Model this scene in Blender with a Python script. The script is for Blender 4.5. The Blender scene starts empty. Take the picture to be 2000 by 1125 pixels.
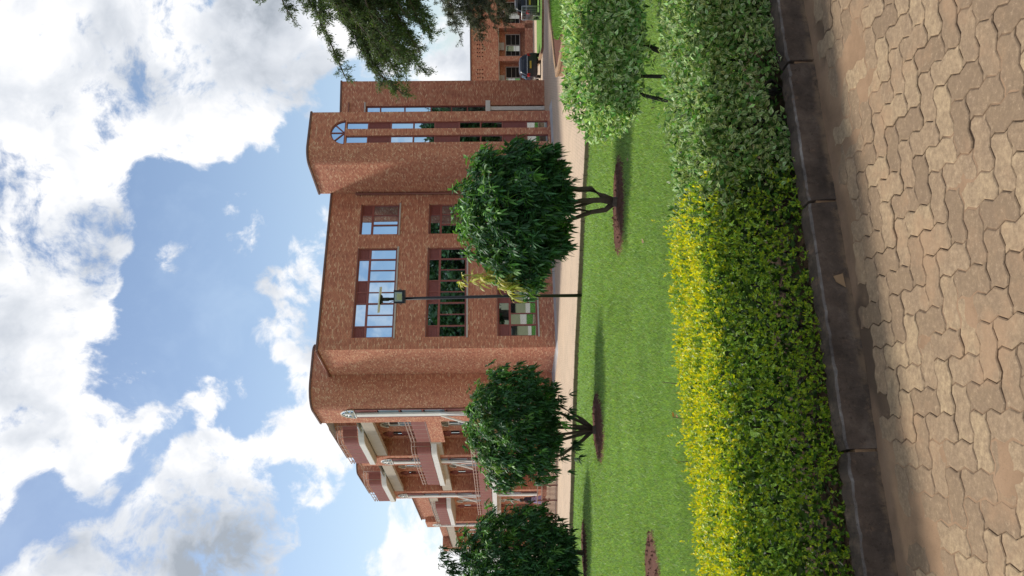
import bpy, bmesh, math, random
import numpy as np
from mathutils import Vector, Matrix

random.seed(7)
rng = np.random.default_rng(7)
R = math.radians
scene = bpy.context.scene
COL = scene.collection

# ------------------------------------------------------------------ camera
EYE = Vector((0.0, 0.0, 1.8))
PITCH, ROLL, YAW = 0.01927, 0.01159, 0.4688
cam_d = bpy.data.cameras.new('camera')
cam = bpy.data.objects.new('camera', cam_d)
COL.objects.link(cam)
fwd = Vector((0, math.cos(PITCH), -math.sin(PITCH)))
dn0 = Vector((0, -math.sin(PITCH), -math.cos(PITCH)))
rt0 = Vector((1, 0, 0))
rt = rt0 * math.cos(ROLL) + dn0 * math.sin(ROLL)
dn = -rt0 * math.sin(ROLL) + dn0 * math.cos(ROLL)
# the phone was held upright and the picture lies on its side: image right = down, image top = right
M3 = Matrix((dn, rt, -fwd)).transposed()
cam.matrix_world = Matrix.Translation(EYE) @ M3.to_4x4()
cam_d.sensor_fit = 'HORIZONTAL'
cam_d.sensor_width = 36.0
cam_d.lens = 36.0 * 1600 / 2000
cam_d.clip_start = 0.05
cam_d.clip_end = 3000
scene.camera = cam

def pix_dir(x, y):
    d = rt * ((1125 - y - 562.5) / 1600) + dn * ((x - 1000) / 1600) + fwd
    return d.normalized()

# ------------------------------------------------------------------ light
SUN_EL, SUN_AZ = R(53), math.atan2(-0.74, 0.67)      # azimuth from +Y towards +X (sun stands left, behind the building)
sun_dir = Vector((math.sin(SUN_AZ) * math.cos(SUN_EL), math.cos(SUN_AZ) * math.cos(SUN_EL), math.sin(SUN_EL)))
sd = bpy.data.lights.new('sun', 'SUN')
sd.energy = 1.8
sd.angle = R(10.0)
sd.color = (1.0, 0.95, 0.86)
sun = bpy.data.objects.new('sun', sd)
COL.objects.link(sun)
sun.rotation_euler = sun_dir.to_track_quat('Z', 'Y').to_euler()
sun.location = (-20, 10, 40)

scene.view_settings.view_transform = 'Standard'
scene.view_settings.look = 'None'
scene.view_settings.exposure = 1.22
scene.view_settings.gamma = 1.0
scene.view_settings.use_curve_mapping = False
try:
    scene.cycles.max_bounces = 6
    scene.cycles.diffuse_bounces = 3
    scene.cycles.glossy_bounces = 3
    scene.cycles.transmission_bounces = 4
    scene.cycles.use_denoising = True
except Exception:
    pass

world = bpy.data.worlds.new('World')
scene.world = world
world.use_nodes = True

class NT:
    """small helper to write node trees"""
    def __init__(self, tree):
        self.t = tree
        tree.nodes.clear()
    def n(self, kind, **kw):
        nd = self.t.nodes.new(kind)
        for k, v in kw.items():
            if k == 'ins':
                for key, val in v.items():
                    s = nd.inputs[key]
                    if hasattr(val, 'is_output') or isinstance(val, bpy.types.NodeSocket):
                        self.t.links.new(val, s)
                    else:
                        s.default_value = val
            else:
                setattr(nd, k, v)
        return nd
    def math(self, op, a, b=None, c=None, clamp=False):
        nd = self.n('ShaderNodeMath', operation=op, use_clamp=clamp)
        for i, v in enumerate((a, b, c)):
            if v is None: continue
            if isinstance(v, bpy.types.NodeSocket): self.t.links.new(v, nd.inputs[i])
            else: nd.inputs[i].default_value = v
        return nd.outputs[0]
    def smooth(self, v, lo, hi, a=0.0, b=1.0):
        nd = self.n('ShaderNodeMapRange', interpolation_type='SMOOTHSTEP')
        self.t.links.new(v, nd.inputs[0])
        for i, x in enumerate((lo, hi, a, b)): nd.inputs[1 + i].default_value = x
        return nd.outputs[0]
    def mix(self, f, a, b, mode='MIX'):
        nd = self.n('ShaderNodeMix', data_type='RGBA', blend_type=mode)
        for s, v in ((nd.inputs[0], f), (nd.inputs[6], a), (nd.inputs[7], b)):
            if isinstance(v, bpy.types.NodeSocket): self.t.links.new(v, s)
            elif isinstance(v, (int, float)): s.default_value = v
            else: s.default_value = (*v[:3], 1)
        return nd.outputs[2]
    def noise(self, vec, scale, detail=4, rough=0.5, dist=0.0):
        nd = self.n('ShaderNodeTexNoise')
        if vec is not None: self.t.links.new(vec, nd.inputs['Vector'])
        nd.inputs['Scale'].default_value = scale
        nd.inputs['Detail'].default_value = detail
        nd.inputs['Roughness'].default_value = rough
        nd.inputs['Distortion'].default_value = dist
        return nd.outputs['Fac']
    def ramp(self, f, stops, interp='LINEAR'):
        nd = self.n('ShaderNodeValToRGB')
        cr = nd.color_ramp
        cr.interpolation = interp
        while len(cr.elements) < len(stops): cr.elements.new(0.5)
        for e, (p, c) in zip(cr.elements, stops):
            e.position = p
            e.color = (*c[:3], 1)
        self.t.links.new(f, nd.inputs[0])
        return nd.outputs[0]

SKY_SEED = 3.7
def build_world():
    w = NT(world.node_tree)
    out = w.n('ShaderNodeOutputWorld')
    sky = w.n('ShaderNodeTexSky', sky_type='NISHITA', sun_disc=False, sun_elevation=SUN_EL, sun_rotation=SUN_AZ)
    sky.air_density = 1.0
    sky.dust_density = 0.6
    sky.ozone_density = 1.0
    geo = w.n('ShaderNodeTexCoord').outputs['Generated']
    dirv = w.n('ShaderNodeVectorMath', operation='NORMALIZE', ins={0: geo}).outputs[0]
    sep = w.n('ShaderNodeSeparateXYZ', ins={0: dirv})
    # clouds: big masses by direction, broken up by fractal noise
    warp = w.n('ShaderNodeTexNoise', ins={'Vector': dirv, 'Scale': 5.0, 'Detail': 4.0})
    wv = w.n('ShaderNodeVectorMath', operation='MULTIPLY_ADD', ins={0: warp.outputs['Color'], 1: (0.10, 0.10, 0.10), 2: dirv}).outputs[0]
    wv = w.n('ShaderNodeVectorMath', operation='ADD', ins={0: wv, 1: (-0.05, -0.05, -0.05)}).outputs[0]
    wv = w.n('ShaderNodeVectorMath', operation='NORMALIZE', ins={0: wv}).outputs[0]
    def field(blobs, vec, k1=1.60, k0=0.22):
        acc = None
        for (x, y, r, s) in blobs:
            c = pix_dir(x, y)
            dt = w.n('ShaderNodeVectorMath', operation='DOT_PRODUCT', ins={0: vec, 1: tuple(c)}).outputs['Value']
            rr = r / 1600
            v = w.smooth(dt, math.cos(rr * k1), math.cos(rr * k0), 0.0, s)
            acc = v if acc is None else w.math('ADD', acc, v)
        return acc
    blobs = [(20, 40, 120, 1.00), (60, 110, 70, 0.88), (190, 60, 140, 1.00), (340, 80, 150, 1.00), (480, 90, 125, 1), (590, 60, 70, 1.00), (620, 120, 40, 0.90), (250, 170, 60, 0.98), (180, 160, 40, 0.88),
             (400, 190, 70, 0.98), (480, 225, 50, 0.88), (60, 0, 120, 1.00), (270, 0, 150, 1.00), (480, 0, 150, 1.00),
             (190, 295, 55, 0.70), (240, 240, 45, 0.80), (330, 235, 50, 0.80), (400, 275, 35, 0.75), (440, 290, 22, 0.70),
             (40, 300, 75, 0.83), (120, 350, 60, 0.80), (200, 400, 50, 0.80), (220, 455, 30, 0.70), (340, 485, 30, 0.70), (210, 520, 25, 0.60), (20, 230, 25, 0.55),
             (40, 480, 110, 1.00), (60, 590, 115, 1.00), (40, 710, 115, 1.00), (60, 820, 75, 0.98), (0, 900, 75, 0.98), (90, 420, 70, 0.90), (130, 620, 50, 0.80), (120, 540, 50, 0.80), (10, 1000, 30, 0.70),
             (160, 890, 45, 0.88), (215, 865, 45, 0.83), (290, 835, 30, 0.85), (185, 950, 35, 0.90),
             (395, 765, 32, 0.88), (440, 745, 36, 0.88), (365, 805, 28, 0.90), (425, 850, 40, 0.70),
             (525, 555, 28, 0.88), (600, 545, 40, 0.88), (560, 600, 30, 0.90), (545, 655, 40, 0.88), (595, 675, 40, 0.88), (590, 735, 30, 0.80),
             (540, 840, 42, 0.98), (610, 850, 50, 0.98), (650, 800, 40, 0.98), (620, 920, 42, 0.88), (650, 940, 30, 0.90), (605, 990, 26, 0.80), (680, 890, 30, 0.80),
             (400, 925, 60, 0.98), (480, 910, 50, 0.88), (370, 990, 80, 1.00), (280, 1075, 75, 1.00), (470, 1010, 75, 1.00), (420, 1100, 100, 1.00), (180, 1115, 60, 1.00), (90, 1130, 40, 0.88), (545, 1040, 35, 0.88),
             (890, 70, 60, 1.00), (880, 130, 55, 1.00), (920, 40, 80, 1.00), (900, 190, 60, 0.98), (790, 120, 40, 0.90), (740, 140, 30, 0.80), (680, 60, 50, 0.90),
             (800, 1050, 45, 0.98), (795, 1000, 30, 0.90), (830, 1110, 70, 0.98), (850, 1020, 60, 0.88)]
    f = field(blobs, wv)
    f = w.math('MINIMUM', f, 1.12)
    # away from the view: unseen cloud cover from low noise, widened for more fill
    lowv = w.n('ShaderNodeVectorMath', operation='ADD', ins={0: dirv, 1: (SKY_SEED, 0.0, 0.0)}).outputs[0]
    low = w.noise(lowv, 2.2, 2, 0.5)
    gen = w.smooth(low, 0.40, 0.58, 0.0, 1.0)
    away = w.smooth(w.n('ShaderNodeVectorMath', operation='DOT_PRODUCT', ins={0: dirv, 1: tuple(fwd)}).outputs['Value'], 0.80, 0.70)
    f = w.math('ADD', f, w.math('MULTIPLY', gen, away))
    det = w.math('ADD', w.math('MULTIPLY', w.noise(wv, 9.0, 12, 0.62), 0.58), w.math('MULTIPLY', w.noise(wv, 26.0, 10, 0.66), 0.42))
    d = w.math('ADD', w.math('MULTIPLY', f, 1.0), w.math('MULTIPLY', w.math('SUBTRACT', det, 0.5), 6.0))
    alpha = w.math('MULTIPLY', w.smooth(d, 0.40, 1.12), w.smooth(sep.outputs['Z'], -0.02, 0.01))
    haze = w.smooth(sep.outputs['Z'], 0.45, 0.0, 0.02, 0.40)
    wisp = w.smooth(w.noise(wv, 4.0, 6, 0.6), 0.46, 0.78, 0.0, 0.30)
    thin = w.math('MAXIMUM', haze, wisp)
    greys = [(570, 50, 100, .85), (500, 20, 90, .7), (90, 20, 110, .35), (330, 110, 80, .25), (440, 1070, 95, 1.0), (480, 1110, 90, .9), (360, 1110, 80, .7), (40, 690, 70, .35), (560, 880, 40, .25), (230, 90, 60, .3), (500, 1040, 60, .5)]
    g = field(greys, wv, 1.7, 0.0)
    body = w.noise(wv, 7.0, 6, 0.55)
    offs = w.n('ShaderNodeVectorMath', operation='ADD', ins={0: wv, 1: tuple(sun_dir * 0.05)}).outputs[0]
    body2 = w.noise(offs, 7.0, 6, 0.55)
    relief = w.math('SUBTRACT', body2, body)              # thicker towards the sun = shaded
    g = w.math('MULTIPLY', g, w.smooth(body, 0.32, 0.66, 0.25, 1.25))
    g2 = w.math('ADD', w.math('MULTIPLY', g, 0.44), w.math('ADD', w.math('MULTIPLY', relief, 3.4), 0.06))
    thick = w.smooth(d, 0.8, 1.9, 0.0, 0.26)
    g2 = w.math('ADD', g2, w.math('MULTIPLY', thick, w.smooth(body, 0.4, 0.65)), clamp=True)
    ccol = w.ramp(g2, [(0.0, (0.46, 0.46, 0.465)), (0.3, (0.365, 0.378, 0.400)), (0.65, (0.285, 0.303, 0.332)), (1.0, (0.18, 0.20, 0.228))])
    skyc = w.n('ShaderNodeVectorMath', operation='SCALE', ins={0: sky.outputs[0], 'Scale': 1.0}).outputs[0]
    # cloud light is given in the same units as the sky before the strength of 0.1
    S = 0.053
    ccol = w.n('ShaderNodeVectorMath', operation='SCALE', ins={0: ccol, 'Scale': 1.0 / S}).outputs[0]
    hz = w.n('ShaderNodeVectorMath', operation='SCALE', ins={0: (0.66, 0.82, 1.0), 'Scale': 0.46 / S}).outputs[0]
    c1 = w.mix(thin, skyc, hz)
    c2 = w.mix(alpha, c1, ccol)
    bg = w.n('ShaderNodeBackground', ins={'Color': c2, 'Strength': S})
    w.t.links.new(bg.outputs[0], out.inputs[0])
build_world()

# ------------------------------------------------------------------ helpers
def tag(o, label=None, cat=None, group=None, kind=None):
    if label: o['label'] = label
    if cat: o['category'] = cat
    if group: o['group'] = group
    if kind: o['kind'] = kind
    return o

def empty(name, loc=(0, 0, 0), rz=0.0, **kw):
    o = bpy.data.objects.new(name, None)
    o.empty_display_size = 0.3
    o.location = loc
    o.rotation_euler = (0, 0, rz)
    COL.objects.link(o)
    return tag(o, **kw)

def link(name, me, parent=None, loc=None, **kw):
    o = bpy.data.objects.new(name, me)
    COL.objects.link(o)
    if parent is not None: o.parent = parent
    if loc is not None: o.location = loc
    return tag(o, **kw)

def np_mesh(name, verts, faces, mat, col=None, uv=None, smooth=False):
    """verts (n,3); faces (m,k) index array; col (n,3) point colours; uv (m*k,2)"""
    me = bpy.data.meshes.new(name)
    verts = np.ascontiguousarray(verts, dtype=np.float32)
    faces = np.ascontiguousarray(faces, dtype=np.int32)
    k = faces.shape[1]
    me.vertices.add(len(verts))
    me.vertices.foreach_set('co', verts.ravel())
    me.loops.add(faces.size)
    me.loops.foreach_set('vertex_index', faces.ravel())
    me.polygons.add(len(faces))
    me.polygons.foreach_set('loop_start', np.arange(0, faces.size, k, dtype=np.int32))
    try:
        me.polygons.foreach_set('loop_total', np.full(len(faces), k, dtype=np.int32))
    except Exception:
        pass
    if smooth:
        me.polygons.foreach_set('use_smooth', np.ones(len(faces), dtype=bool))
    me.update(calc_edges=True)
    if col is not None:
        a = me.attributes.new('col', 'FLOAT_COLOR', 'POINT')
        c4 = np.ones((len(verts), 4), dtype=np.float32)
        c4[:, :3] = col
        a.data.foreach_set('color', c4.ravel())
    if uv is not None:
        l = me.uv_layers.new(name='UVMap')
        l.data.foreach_set('uv', np.asarray(uv, dtype=np.float32).ravel())
    me.materials.append(mat)
    return me

class MB:
    """collects polygons with metric UVs; build() links them as ONE mesh object"""
    def __init__(self):
        self.v, self.f, self.uv, self.m, self.s = [], [], [], [], []
    def poly(self, pts, uv=None, mi=0, smooth=False):
        i = len(self.v)
        pts = [Vector(p) for p in pts]
        self.v += pts
        self.f.append(list(range(i, i + len(pts))))
        if uv is None:
            n = (pts[1] - pts[0]).cross(pts[2] - pts[0])
            if n.length > 1e-12: n.normalize()
            if abs(n.z) < 0.7:
                t = Vector((-n.y, n.x, 0)).normalized()
                uv = [(p.dot(t), p.z) for p in pts]
            else:
                uv = [(p.x, p.y) for p in pts]
        self.uv.append(uv)
        self.m.append(mi)
        self.s.append(smooth)
    def hexa(self, c, mi=0):
        """8 corners: 0-3 bottom ring (ccw from above), 4-7 top ring"""
        for q in ((3, 2, 1, 0), (4, 5, 6, 7), (0, 1, 5, 4), (1, 2, 6, 5), (2, 3, 7, 6), (3, 0, 4, 7)):
            self.poly([c[k] for k in q], mi=mi)
    def box(self, x0, x1, y0, y1, z0, z1, mi=0, P=None):
        P = P or (lambda a, b, c: (a, b, c))
        self.hexa([P(x0, y0, z0), P(x1, y0, z0), P(x1, y1, z0), P(x0, y1, z0), P(x0, y0, z1), P(x1, y0, z1), P(x1, y1, z1), P(x0, y1, z1)], mi)
    def tube(self, pts, rad, n=8, mi=0, cap=True):
        pts = [Vector(p) for p in pts]
        if not hasattr(rad, '__len__'): rad = [rad] * len(pts)
        rings = []
        for i, p in enumerate(pts):
            a = pts[max(0, i - 1)]
            b = pts[min(len(pts) - 1, i + 1)]
            t = (b - a).normalized()
            u = t.cross(Vector((0, 0, 1)) if abs(t.z) < 0.9 else Vector((1, 0, 0))).normalized()
            w = t.cross(u)
            rings.append([p + (u * math.cos(2 * math.pi * k / n) + w * math.sin(2 * math.pi * k / n)) * rad[i] for k in range(n)])
        L = 0
        for i in range(len(pts) - 1):
            d = (pts[i + 1] - pts[i]).length
            for k in range(n):
                k2 = (k + 1) % n
                c = 2 * math.pi * max(rad) / n
                self.poly([rings[i][k], rings[i][k2], rings[i + 1][k2], rings[i + 1][k]], uv=[(c * k, L), (c * (k + 1), L), (c * (k + 1), L + d), (c * k, L + d)], mi=mi, smooth=True)
            L += d
        if cap:
            self.poly(list(reversed(rings[0])), mi=mi)
            self.poly(rings[-1], mi=mi)
    def ring(self, pts, z0, z1, mi=0):
        """closed prism from a plan outline"""
        n = len(pts)
        s = 0
        for i in range(n):
            a, b = pts[i], pts[(i + 1) % n]
            l = math.hypot(b[0] - a[0], b[1] - a[1])
            self.poly([(*a, z0), (*b, z0), (*b, z1), (*a, z1)], uv=[(s, z0), (s + l, z0), (s + l, z1), (s, z1)], mi=mi)
            s += l
        self.poly([(*p, z1) for p in pts], mi=mi)
        self.poly([(*p, z0) for p in reversed(pts)], mi=mi)
    def mesh(self, name, mats, off=(0, 0, 0), weld=True):
        me = bpy.data.meshes.new(name)
        o = Vector(off)
        me.from_pydata([p + o for p in self.v], [], self.f)
        l = me.uv_layers.new(name='UVMap')
        l.data.foreach_set('uv', [c for f in self.uv for p in f for c in p])
        for m in (mats if isinstance(mats, (list, tuple)) else [mats]): me.materials.append(m)
        me.polygons.foreach_set('material_index', self.m)
        me.polygons.foreach_set('use_smooth', self.s)
        if weld:
            bm = bmesh.new()
            bm.from_mesh(me)
            bmesh.ops.remove_doubles(bm, verts=bm.verts, dist=1e-5)
            bm.to_mesh(me)
            bm.free()
        me.update()
        return me
    def build(self, name, mats, parent=None, off=(0, 0, 0), **kw):
        return link(name, self.mesh(name, mats, off), parent, **kw)

# ------------------------------------------------------------------ materials
def new_mat(name):
    m = bpy.data.materials.new(name)
    m.use_nodes = True
    t = NT(m.node_tree)
    out = t.n('ShaderNodeOutputMaterial')
    p = t.n('ShaderNodeBsdfPrincipled')
    t.t.links.new(p.outputs[0], out.inputs[0])
    return m, t, p, out

def put(t, sock, v):
    if isinstance(v, bpy.types.NodeSocket): t.t.links.new(v, sock)
    elif hasattr(v, '__len__'): sock.default_value = (*v[:3], 1)
    else: sock.default_value = v

def bump(t, p, h, strength=0.4, dist=0.01):
    b = t.n('ShaderNodeBump', ins={'Strength': strength, 'Distance': dist, 'Height': h})
    t.t.links.new(b.outputs[0], p.inputs['Normal'])

def simple(name, col, rough=0.6, metal=0.0, var=0.12, scale=8.0, spec=0.5, bumpy=0.0):
    m, t, p, out = new_mat(name)
    co = t.n('ShaderNodeTexCoord').outputs['Object']
    n = t.noise(co, scale, 5, 0.6)
    c = t.mix(n, [x * (1 - var * 2) for x in col], [min(1, x * (1 + var * 2)) for x in col])
    put(t, p.inputs['Base Color'], c)
    p.inputs['Roughness'].default_value = rough
    p.inputs['Metallic'].default_value = metal
    p.inputs['Specular IOR Level'].default_value = spec
    if bumpy: bump(t, p, t.noise(co, scale * 6, 4), bumpy, 0.01)
    return m

def brick_mat(name, bw=0.150, rh=0.060):
    m, t, p, out = new_mat(name)
    uv = t.n('ShaderNodeTexCoord').outputs['UV']
    bt = t.n('ShaderNodeTexBrick', ins={'Vector': uv, 'Color1': (0, 0, 0, 1), 'Color2': (1, 1, 1, 1), 'Mortar': (0.5, 0.5, 0.5, 1), 'Scale': 1.0, 'Mortar Size': 0.007,
                                        'Mortar Smooth': 0.2, 'Brick Width': bw, 'Row Height': rh})
    rnd = t.n('ShaderNodeSeparateColor', ins={0: bt.outputs['Color']}).outputs[0]
    patch = t.noise(uv, 0.75, 5, 0.6)
    rnd2 = t.math('ADD', rnd, t.math('MULTIPLY', t.math('SUBTRACT', patch, 0.5), 0.30), clamp=True)
    bc = t.ramp(rnd2, [(0.0, (0.44, 0.155, 0.098)), (0.25, (0.55, 0.212, 0.130)), (0.5, (0.60, 0.245, 0.148)), (0.74, (0.63, 0.285, 0.170)), (0.88, (0.68, 0.360, 0.222)), (1.0, (0.76, 0.48, 0.31))])
    mort = t.mix(t.noise(uv, 3.0), (0.24, 0.105, 0.070), (0.36, 0.20, 0.14))
    c = t.mix(bt.outputs['Fac'], bc, mort)
    # weather stains: darker runs that start at the copings
    sv = t.n('ShaderNodeMapping', ins={'Vector': uv, 'Scale': (1.1, 0.22, 1.0)}).outputs[0]
    stain = t.smooth(t.noise(sv, 1.6, 6, 0.65), 0.47, 0.74, 0.0, 0.42)
    c = t.mix(stain, c, (0.27, 0.100, 0.070))
    pale = t.smooth(t.noise(uv, 0.9, 5, 0.7), 0.60, 0.80, 0.0, 0.30)
    c = t.mix(pale, c, (0.50, 0.27, 0.20))
    put(t, p.inputs['Base Color'], c)
    p.inputs['Roughness'].default_value = 0.85
    p.inputs['Specular IOR Level'].default_value = 0.2
    h = t.math('ADD', t.math('MULTIPLY', t.math('SUBTRACT', 1.0, bt.outputs['Fac']), 1.0), t.math('MULTIPLY', t.noise(uv, 60.0, 3), 0.35))
    bump(t, p, h, 0.35, 0.008)
    return m

def leaf_mat(name, trans=0.30, rough=0.42, spec=0.4):
    m, t, p, out = new_mat(name)
    a = t.n('ShaderNodeAttribute', attribute_name='col').outputs['Color']
    co = t.n('ShaderNodeTexCoord').outputs['Object']
    c = t.mix(t.noise(co, 45.0, 3), a, a)
    v = t.math('ADD', t.math('MULTIPLY', t.noise(co, 70.0, 3), 0.5), 0.75)
    c = t.n('ShaderNodeVectorMath', operation='SCALE', ins={0: a, 'Scale': v}).outputs[0]
    put(t, p.inputs['Base Color'], c)
    p.inputs['Roughness'].default_value = rough
    p.inputs['Specular IOR Level'].default_value = spec
    tc = t.n('ShaderNodeVectorMath', operation='MULTIPLY', ins={0: c, 1: (1.5, 1.6, 0.7)}).outputs[0]
    tr = t.n('ShaderNodeBsdfTranslucent', ins={'Color': tc})
    mx = t.n('ShaderNodeMixShader', ins={0: trans, 1: p.outputs[0], 2: tr.outputs[0]})
    t.t.links.new(mx.outputs[0], out.inputs[0])
    return m

M = {}
M['brick'] = brick_mat('red_brick')
M['header'] = brick_mat('red_brick_headers', bw=0.085)
M['coping'] = simple('weathered_coping', (0.15, 0.085, 0.07), 0.9, var=0.25, scale=3)
M['frame'] = simple('maroon_frame', (0.25, 0.072, 0.058), 0.5, var=0.1)
M['louvre'] = simple('maroon_louvre', (0.23, 0.064, 0.052), 0.55, var=0.12)
M['sill'] = simple('pale_sill', (0.46, 0.43, 0.40), 0.7, var=0.1)
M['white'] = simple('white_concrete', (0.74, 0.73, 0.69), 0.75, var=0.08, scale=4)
M['soffit_tan'] = simple('soffit_concrete', (0.44, 0.38, 0.30), 0.85, var=0.12, scale=3)  # darker, warmer concrete for soffits and floor beams
M['rail'] = simple('brown_rail', (0.20, 0.065, 0.045), 0.5)
M['pale_rail'] = simple('pale_rail', (0.42, 0.27, 0.21), 0.5)
M['panel'] = simple('maroon_panel', (0.25, 0.070, 0.050), 0.6, var=0.15)
M['dark'] = simple('dark_interior', (0.02, 0.018, 0.017), 0.8)
M['black_metal'] = simple('black_metal', (0.015, 0.015, 0.016), 0.4, spec=0.4)
M['grey_metal'] = simple('grey_metal', (0.35, 0.36, 0.37), 0.4, metal=0.6)
M['pipe'] = simple('brown_pipe', (0.23, 0.085, 0.060), 0.5)
M['apron'] = simple('grey_apron', (0.40, 0.39, 0.38), 0.85, var=0.15, scale=3)
M['bark'] = simple('grey_bark', (0.105, 0.075, 0.052), 0.9, var=0.3, scale=14, bumpy=0.8)
M['dark_bark'] = simple('dark_bark', (0.05, 0.042, 0.036), 0.9, var=0.3, scale=14, bumpy=0.8)
M['leaf'] = leaf_mat('leaf')
M['waxy_leaf'] = leaf_mat('waxy_leaf', trans=0.24, rough=0.50, spec=0.32)
M['soft_leaf'] = leaf_mat('soft_leaf', trans=0.24, rough=0.55, spec=0.18)
M['needle'] = leaf_mat('needle_leaf', trans=0.28, rough=0.55, spec=0.25)
M['blade'] = leaf_mat('grass_blade', trans=0.35, rough=0.5, spec=0.25)

def glass_mat():
    m, t, p, out = new_mat('reflective_glass')
    co = t.n('ShaderNodeTexCoord').outputs['Object']
    put(t, p.inputs['Base Color'], t.mix(t.noise(co, 2.0), (0.46, 0.60, 0.76), (0.52, 0.66, 0.82)))
    p.inputs['Metallic'].default_value = 1.0
    p.inputs['Roughness'].default_value = 0.015
    dk = t.n('ShaderNodeBsdfDiffuse', ins={'Color': (0.012, 0.012, 0.013, 1)})
    mx = t.n('ShaderNodeMixShader', ins={0: 0.88, 1: dk.outputs[0], 2: p.outputs[0]})
    t.t.links.new(mx.outputs[0], out.inputs[0])
    return m
M['glass'] = glass_mat()

def soil_mat(name, c1, c2):
    m, t, p, out = new_mat(name)
    co = t.n('ShaderNodeTexCoord').outputs['Object']
    n = t.noise(co, 6.0, 8, 0.7)
    put(t, p.inputs['Base Color'], t.mix(n, c1, c2))
    p.inputs['Roughness'].default_value = 0.95
    p.inputs['Specular IOR Level'].default_value = 0.15
    bump(t, p, t.noise(co, 40.0, 6, 0.7), 0.8, 0.02)
    return m
M['soil'] = soil_mat('red_soil', (0.075, 0.034, 0.023), (0.175, 0.080, 0.054))
M['bed'] = soil_mat('dark_bed_soil', (0.04, 0.026, 0.017), (0.10, 0.065, 0.042))

def dirt_mat():
    m, t, p, out = new_mat('sandy_dirt')
    co = t.n('ShaderNodeTexCoord').outputs['Object']
    n = t.noise(co, 3.0, 8, 0.65)
    c = t.ramp(n, [(0.30, (0.215, 0.137, 0.083)), (0.5, (0.293, 0.189, 0.115)), (0.7, (0.358, 0.234, 0.144))])
    c = t.mix(t.smooth(t.noise(co, 55.0, 4, 0.7), 0.55, 0.75, 0, 0.35), c, (0.143, 0.091, 0.057))
    zc = t.n('ShaderNodeSeparateXYZ', ins={0: t.n('ShaderNodeNewGeometry').outputs['Position']}).outputs[2]
    c = t.mix(t.smooth(zc, -0.0026, -0.0065, 0.0, 0.8), c, (0.105, 0.074, 0.050))     # sand turns darker low down in the joints
    put(t, p.inputs['Base Color'], c)
    p.inputs['Roughness'].default_value = 0.95
    p.inputs['Specular IOR Level'].default_value = 0.15
    bump(t, p, t.noise(co, 90.0, 6, 0.7), 0.5, 0.006)
    return m
M['dirt'] = dirt_mat()

def paver_mat():
    m, t, p, out = new_mat('worn_concrete_paver')
    tc = t.n('ShaderNodeTexCoord')
    gp = t.n('ShaderNodeNewGeometry').outputs['Position']
    rnd = t.n('ShaderNodeObjectInfo').outputs['Random']
    base = t.ramp(rnd, [(0.0, (0.235, 0.163, 0.101)), (0.35, (0.307, 0.215, 0.133)), (0.7, (0.362, 0.258, 0.160)), (1.0, (0.456, 0.334, 0.199))])
    n = t.noise(gp, 9.0, 8, 0.7)
    c = t.mix(t.smooth(n, 0.35, 0.65, 0.0, 0.55), base, (0.235, 0.163, 0.107))
    mo = t.noise(gp, 38.0, 6, 0.75)
    c = t.mix(t.smooth(mo, 0.40, 0.66, 0.0, 0.55), c, (0.181, 0.125, 0.079))
    c = t.mix(t.smooth(mo, 0.46, 0.30, 0.0, 0.45), c, (0.518, 0.383, 0.246))
    sp = t.noise(gp, 110.0, 4, 0.7)
    c = t.mix(t.smooth(sp, 0.60, 0.72, 0.0, 0.5), c, (0.173, 0.123, 0.086))
    c = t.mix(t.smooth(sp, 0.40, 0.28, 0.0, 0.35), c, (0.566, 0.428, 0.285))
    # sand trodden over the blocks in patches
    sand = t.smooth(t.noise(gp, 2.3, 6, 0.65), 0.50, 0.66, 0.0, 0.62)
    c = t.mix(sand, c, t.mix(t.noise(gp, 30.0, 5, 0.7), (0.291, 0.183, 0.107), (0.433, 0.278, 0.166)))
    put(t, p.inputs['Base Color'], c)
    p.inputs['Roughness'].default_value = 0.92
    p.inputs['Specular IOR Level'].default_value = 0.2
    h = t.math('ADD', t.noise(gp, 120.0, 6, 0.75), t.math('MULTIPLY', t.noise(gp, 25.0, 4), 1.5))
    bump(t, p, h, 0.45, 0.006)
    return m
M['paver'] = paver_mat()

def kerb_mat(name, c1, c2, c3):
    m, t, p, out = new_mat(name)
    gp = t.n('ShaderNodeNewGeometry').outputs['Position']
    n = t.noise(gp, 5.0, 8, 0.7)
    c = t.ramp(n, [(0.3, c1), (0.55, c2), (0.75, c3)])
    sp = t.noise(gp, 70.0, 5, 0.75)
    c = t.mix(t.smooth(sp, 0.60, 0.74, 0.0, 0.55), c, (0.20, 0.175, 0.15))
    c = t.mix(t.smooth(t.noise(gp, 14.0, 6, 0.7), 0.56, 0.70, 0.0, 0.65), c, (0.19, 0.125, 0.085))
    c = t.mix(t.smooth(t.noise(gp, 33.0, 6, 0.75), 0.55, 0.70, 0.0, 0.6), c, [x * 0.45 for x in c1])
    sepz = t.n('ShaderNodeSeparateXYZ', ins={0: gp}).outputs[2]
    c = t.mix(t.math('MULTIPLY', t.smooth(sepz, 0.05, 0.0), t.smooth(t.noise(gp, 6.0, 5, 0.7), 0.40, 0.60)), c, (0.24, 0.165, 0.105))
    put(t, p.inputs['Base Color'], c)
    p.inputs['Roughness'].default_value = 0.9
    p.inputs['Specular IOR Level'].default_value = 0.2
    bump(t, p, t.math('ADD', t.noise(gp, 110.0, 6, 0.75), n), 0.6, 0.008)
    return m
M['kerb'] = kerb_mat('stained_kerb_stone', (0.048, 0.037, 0.030), (0.110, 0.082, 0.064), (0.19, 0.148, 0.115))
M['kerb_edge'] = kerb_mat('worn_kerb_edge', (0.06, 0.05, 0.045), (0.16, 0.14, 0.125), (0.36, 0.34, 0.31))
M['tan_kerb'] = kerb_mat('tan_kerb', (0.33, 0.20, 0.115), (0.42, 0.265, 0.155), (0.48, 0.32, 0.20))
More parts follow.
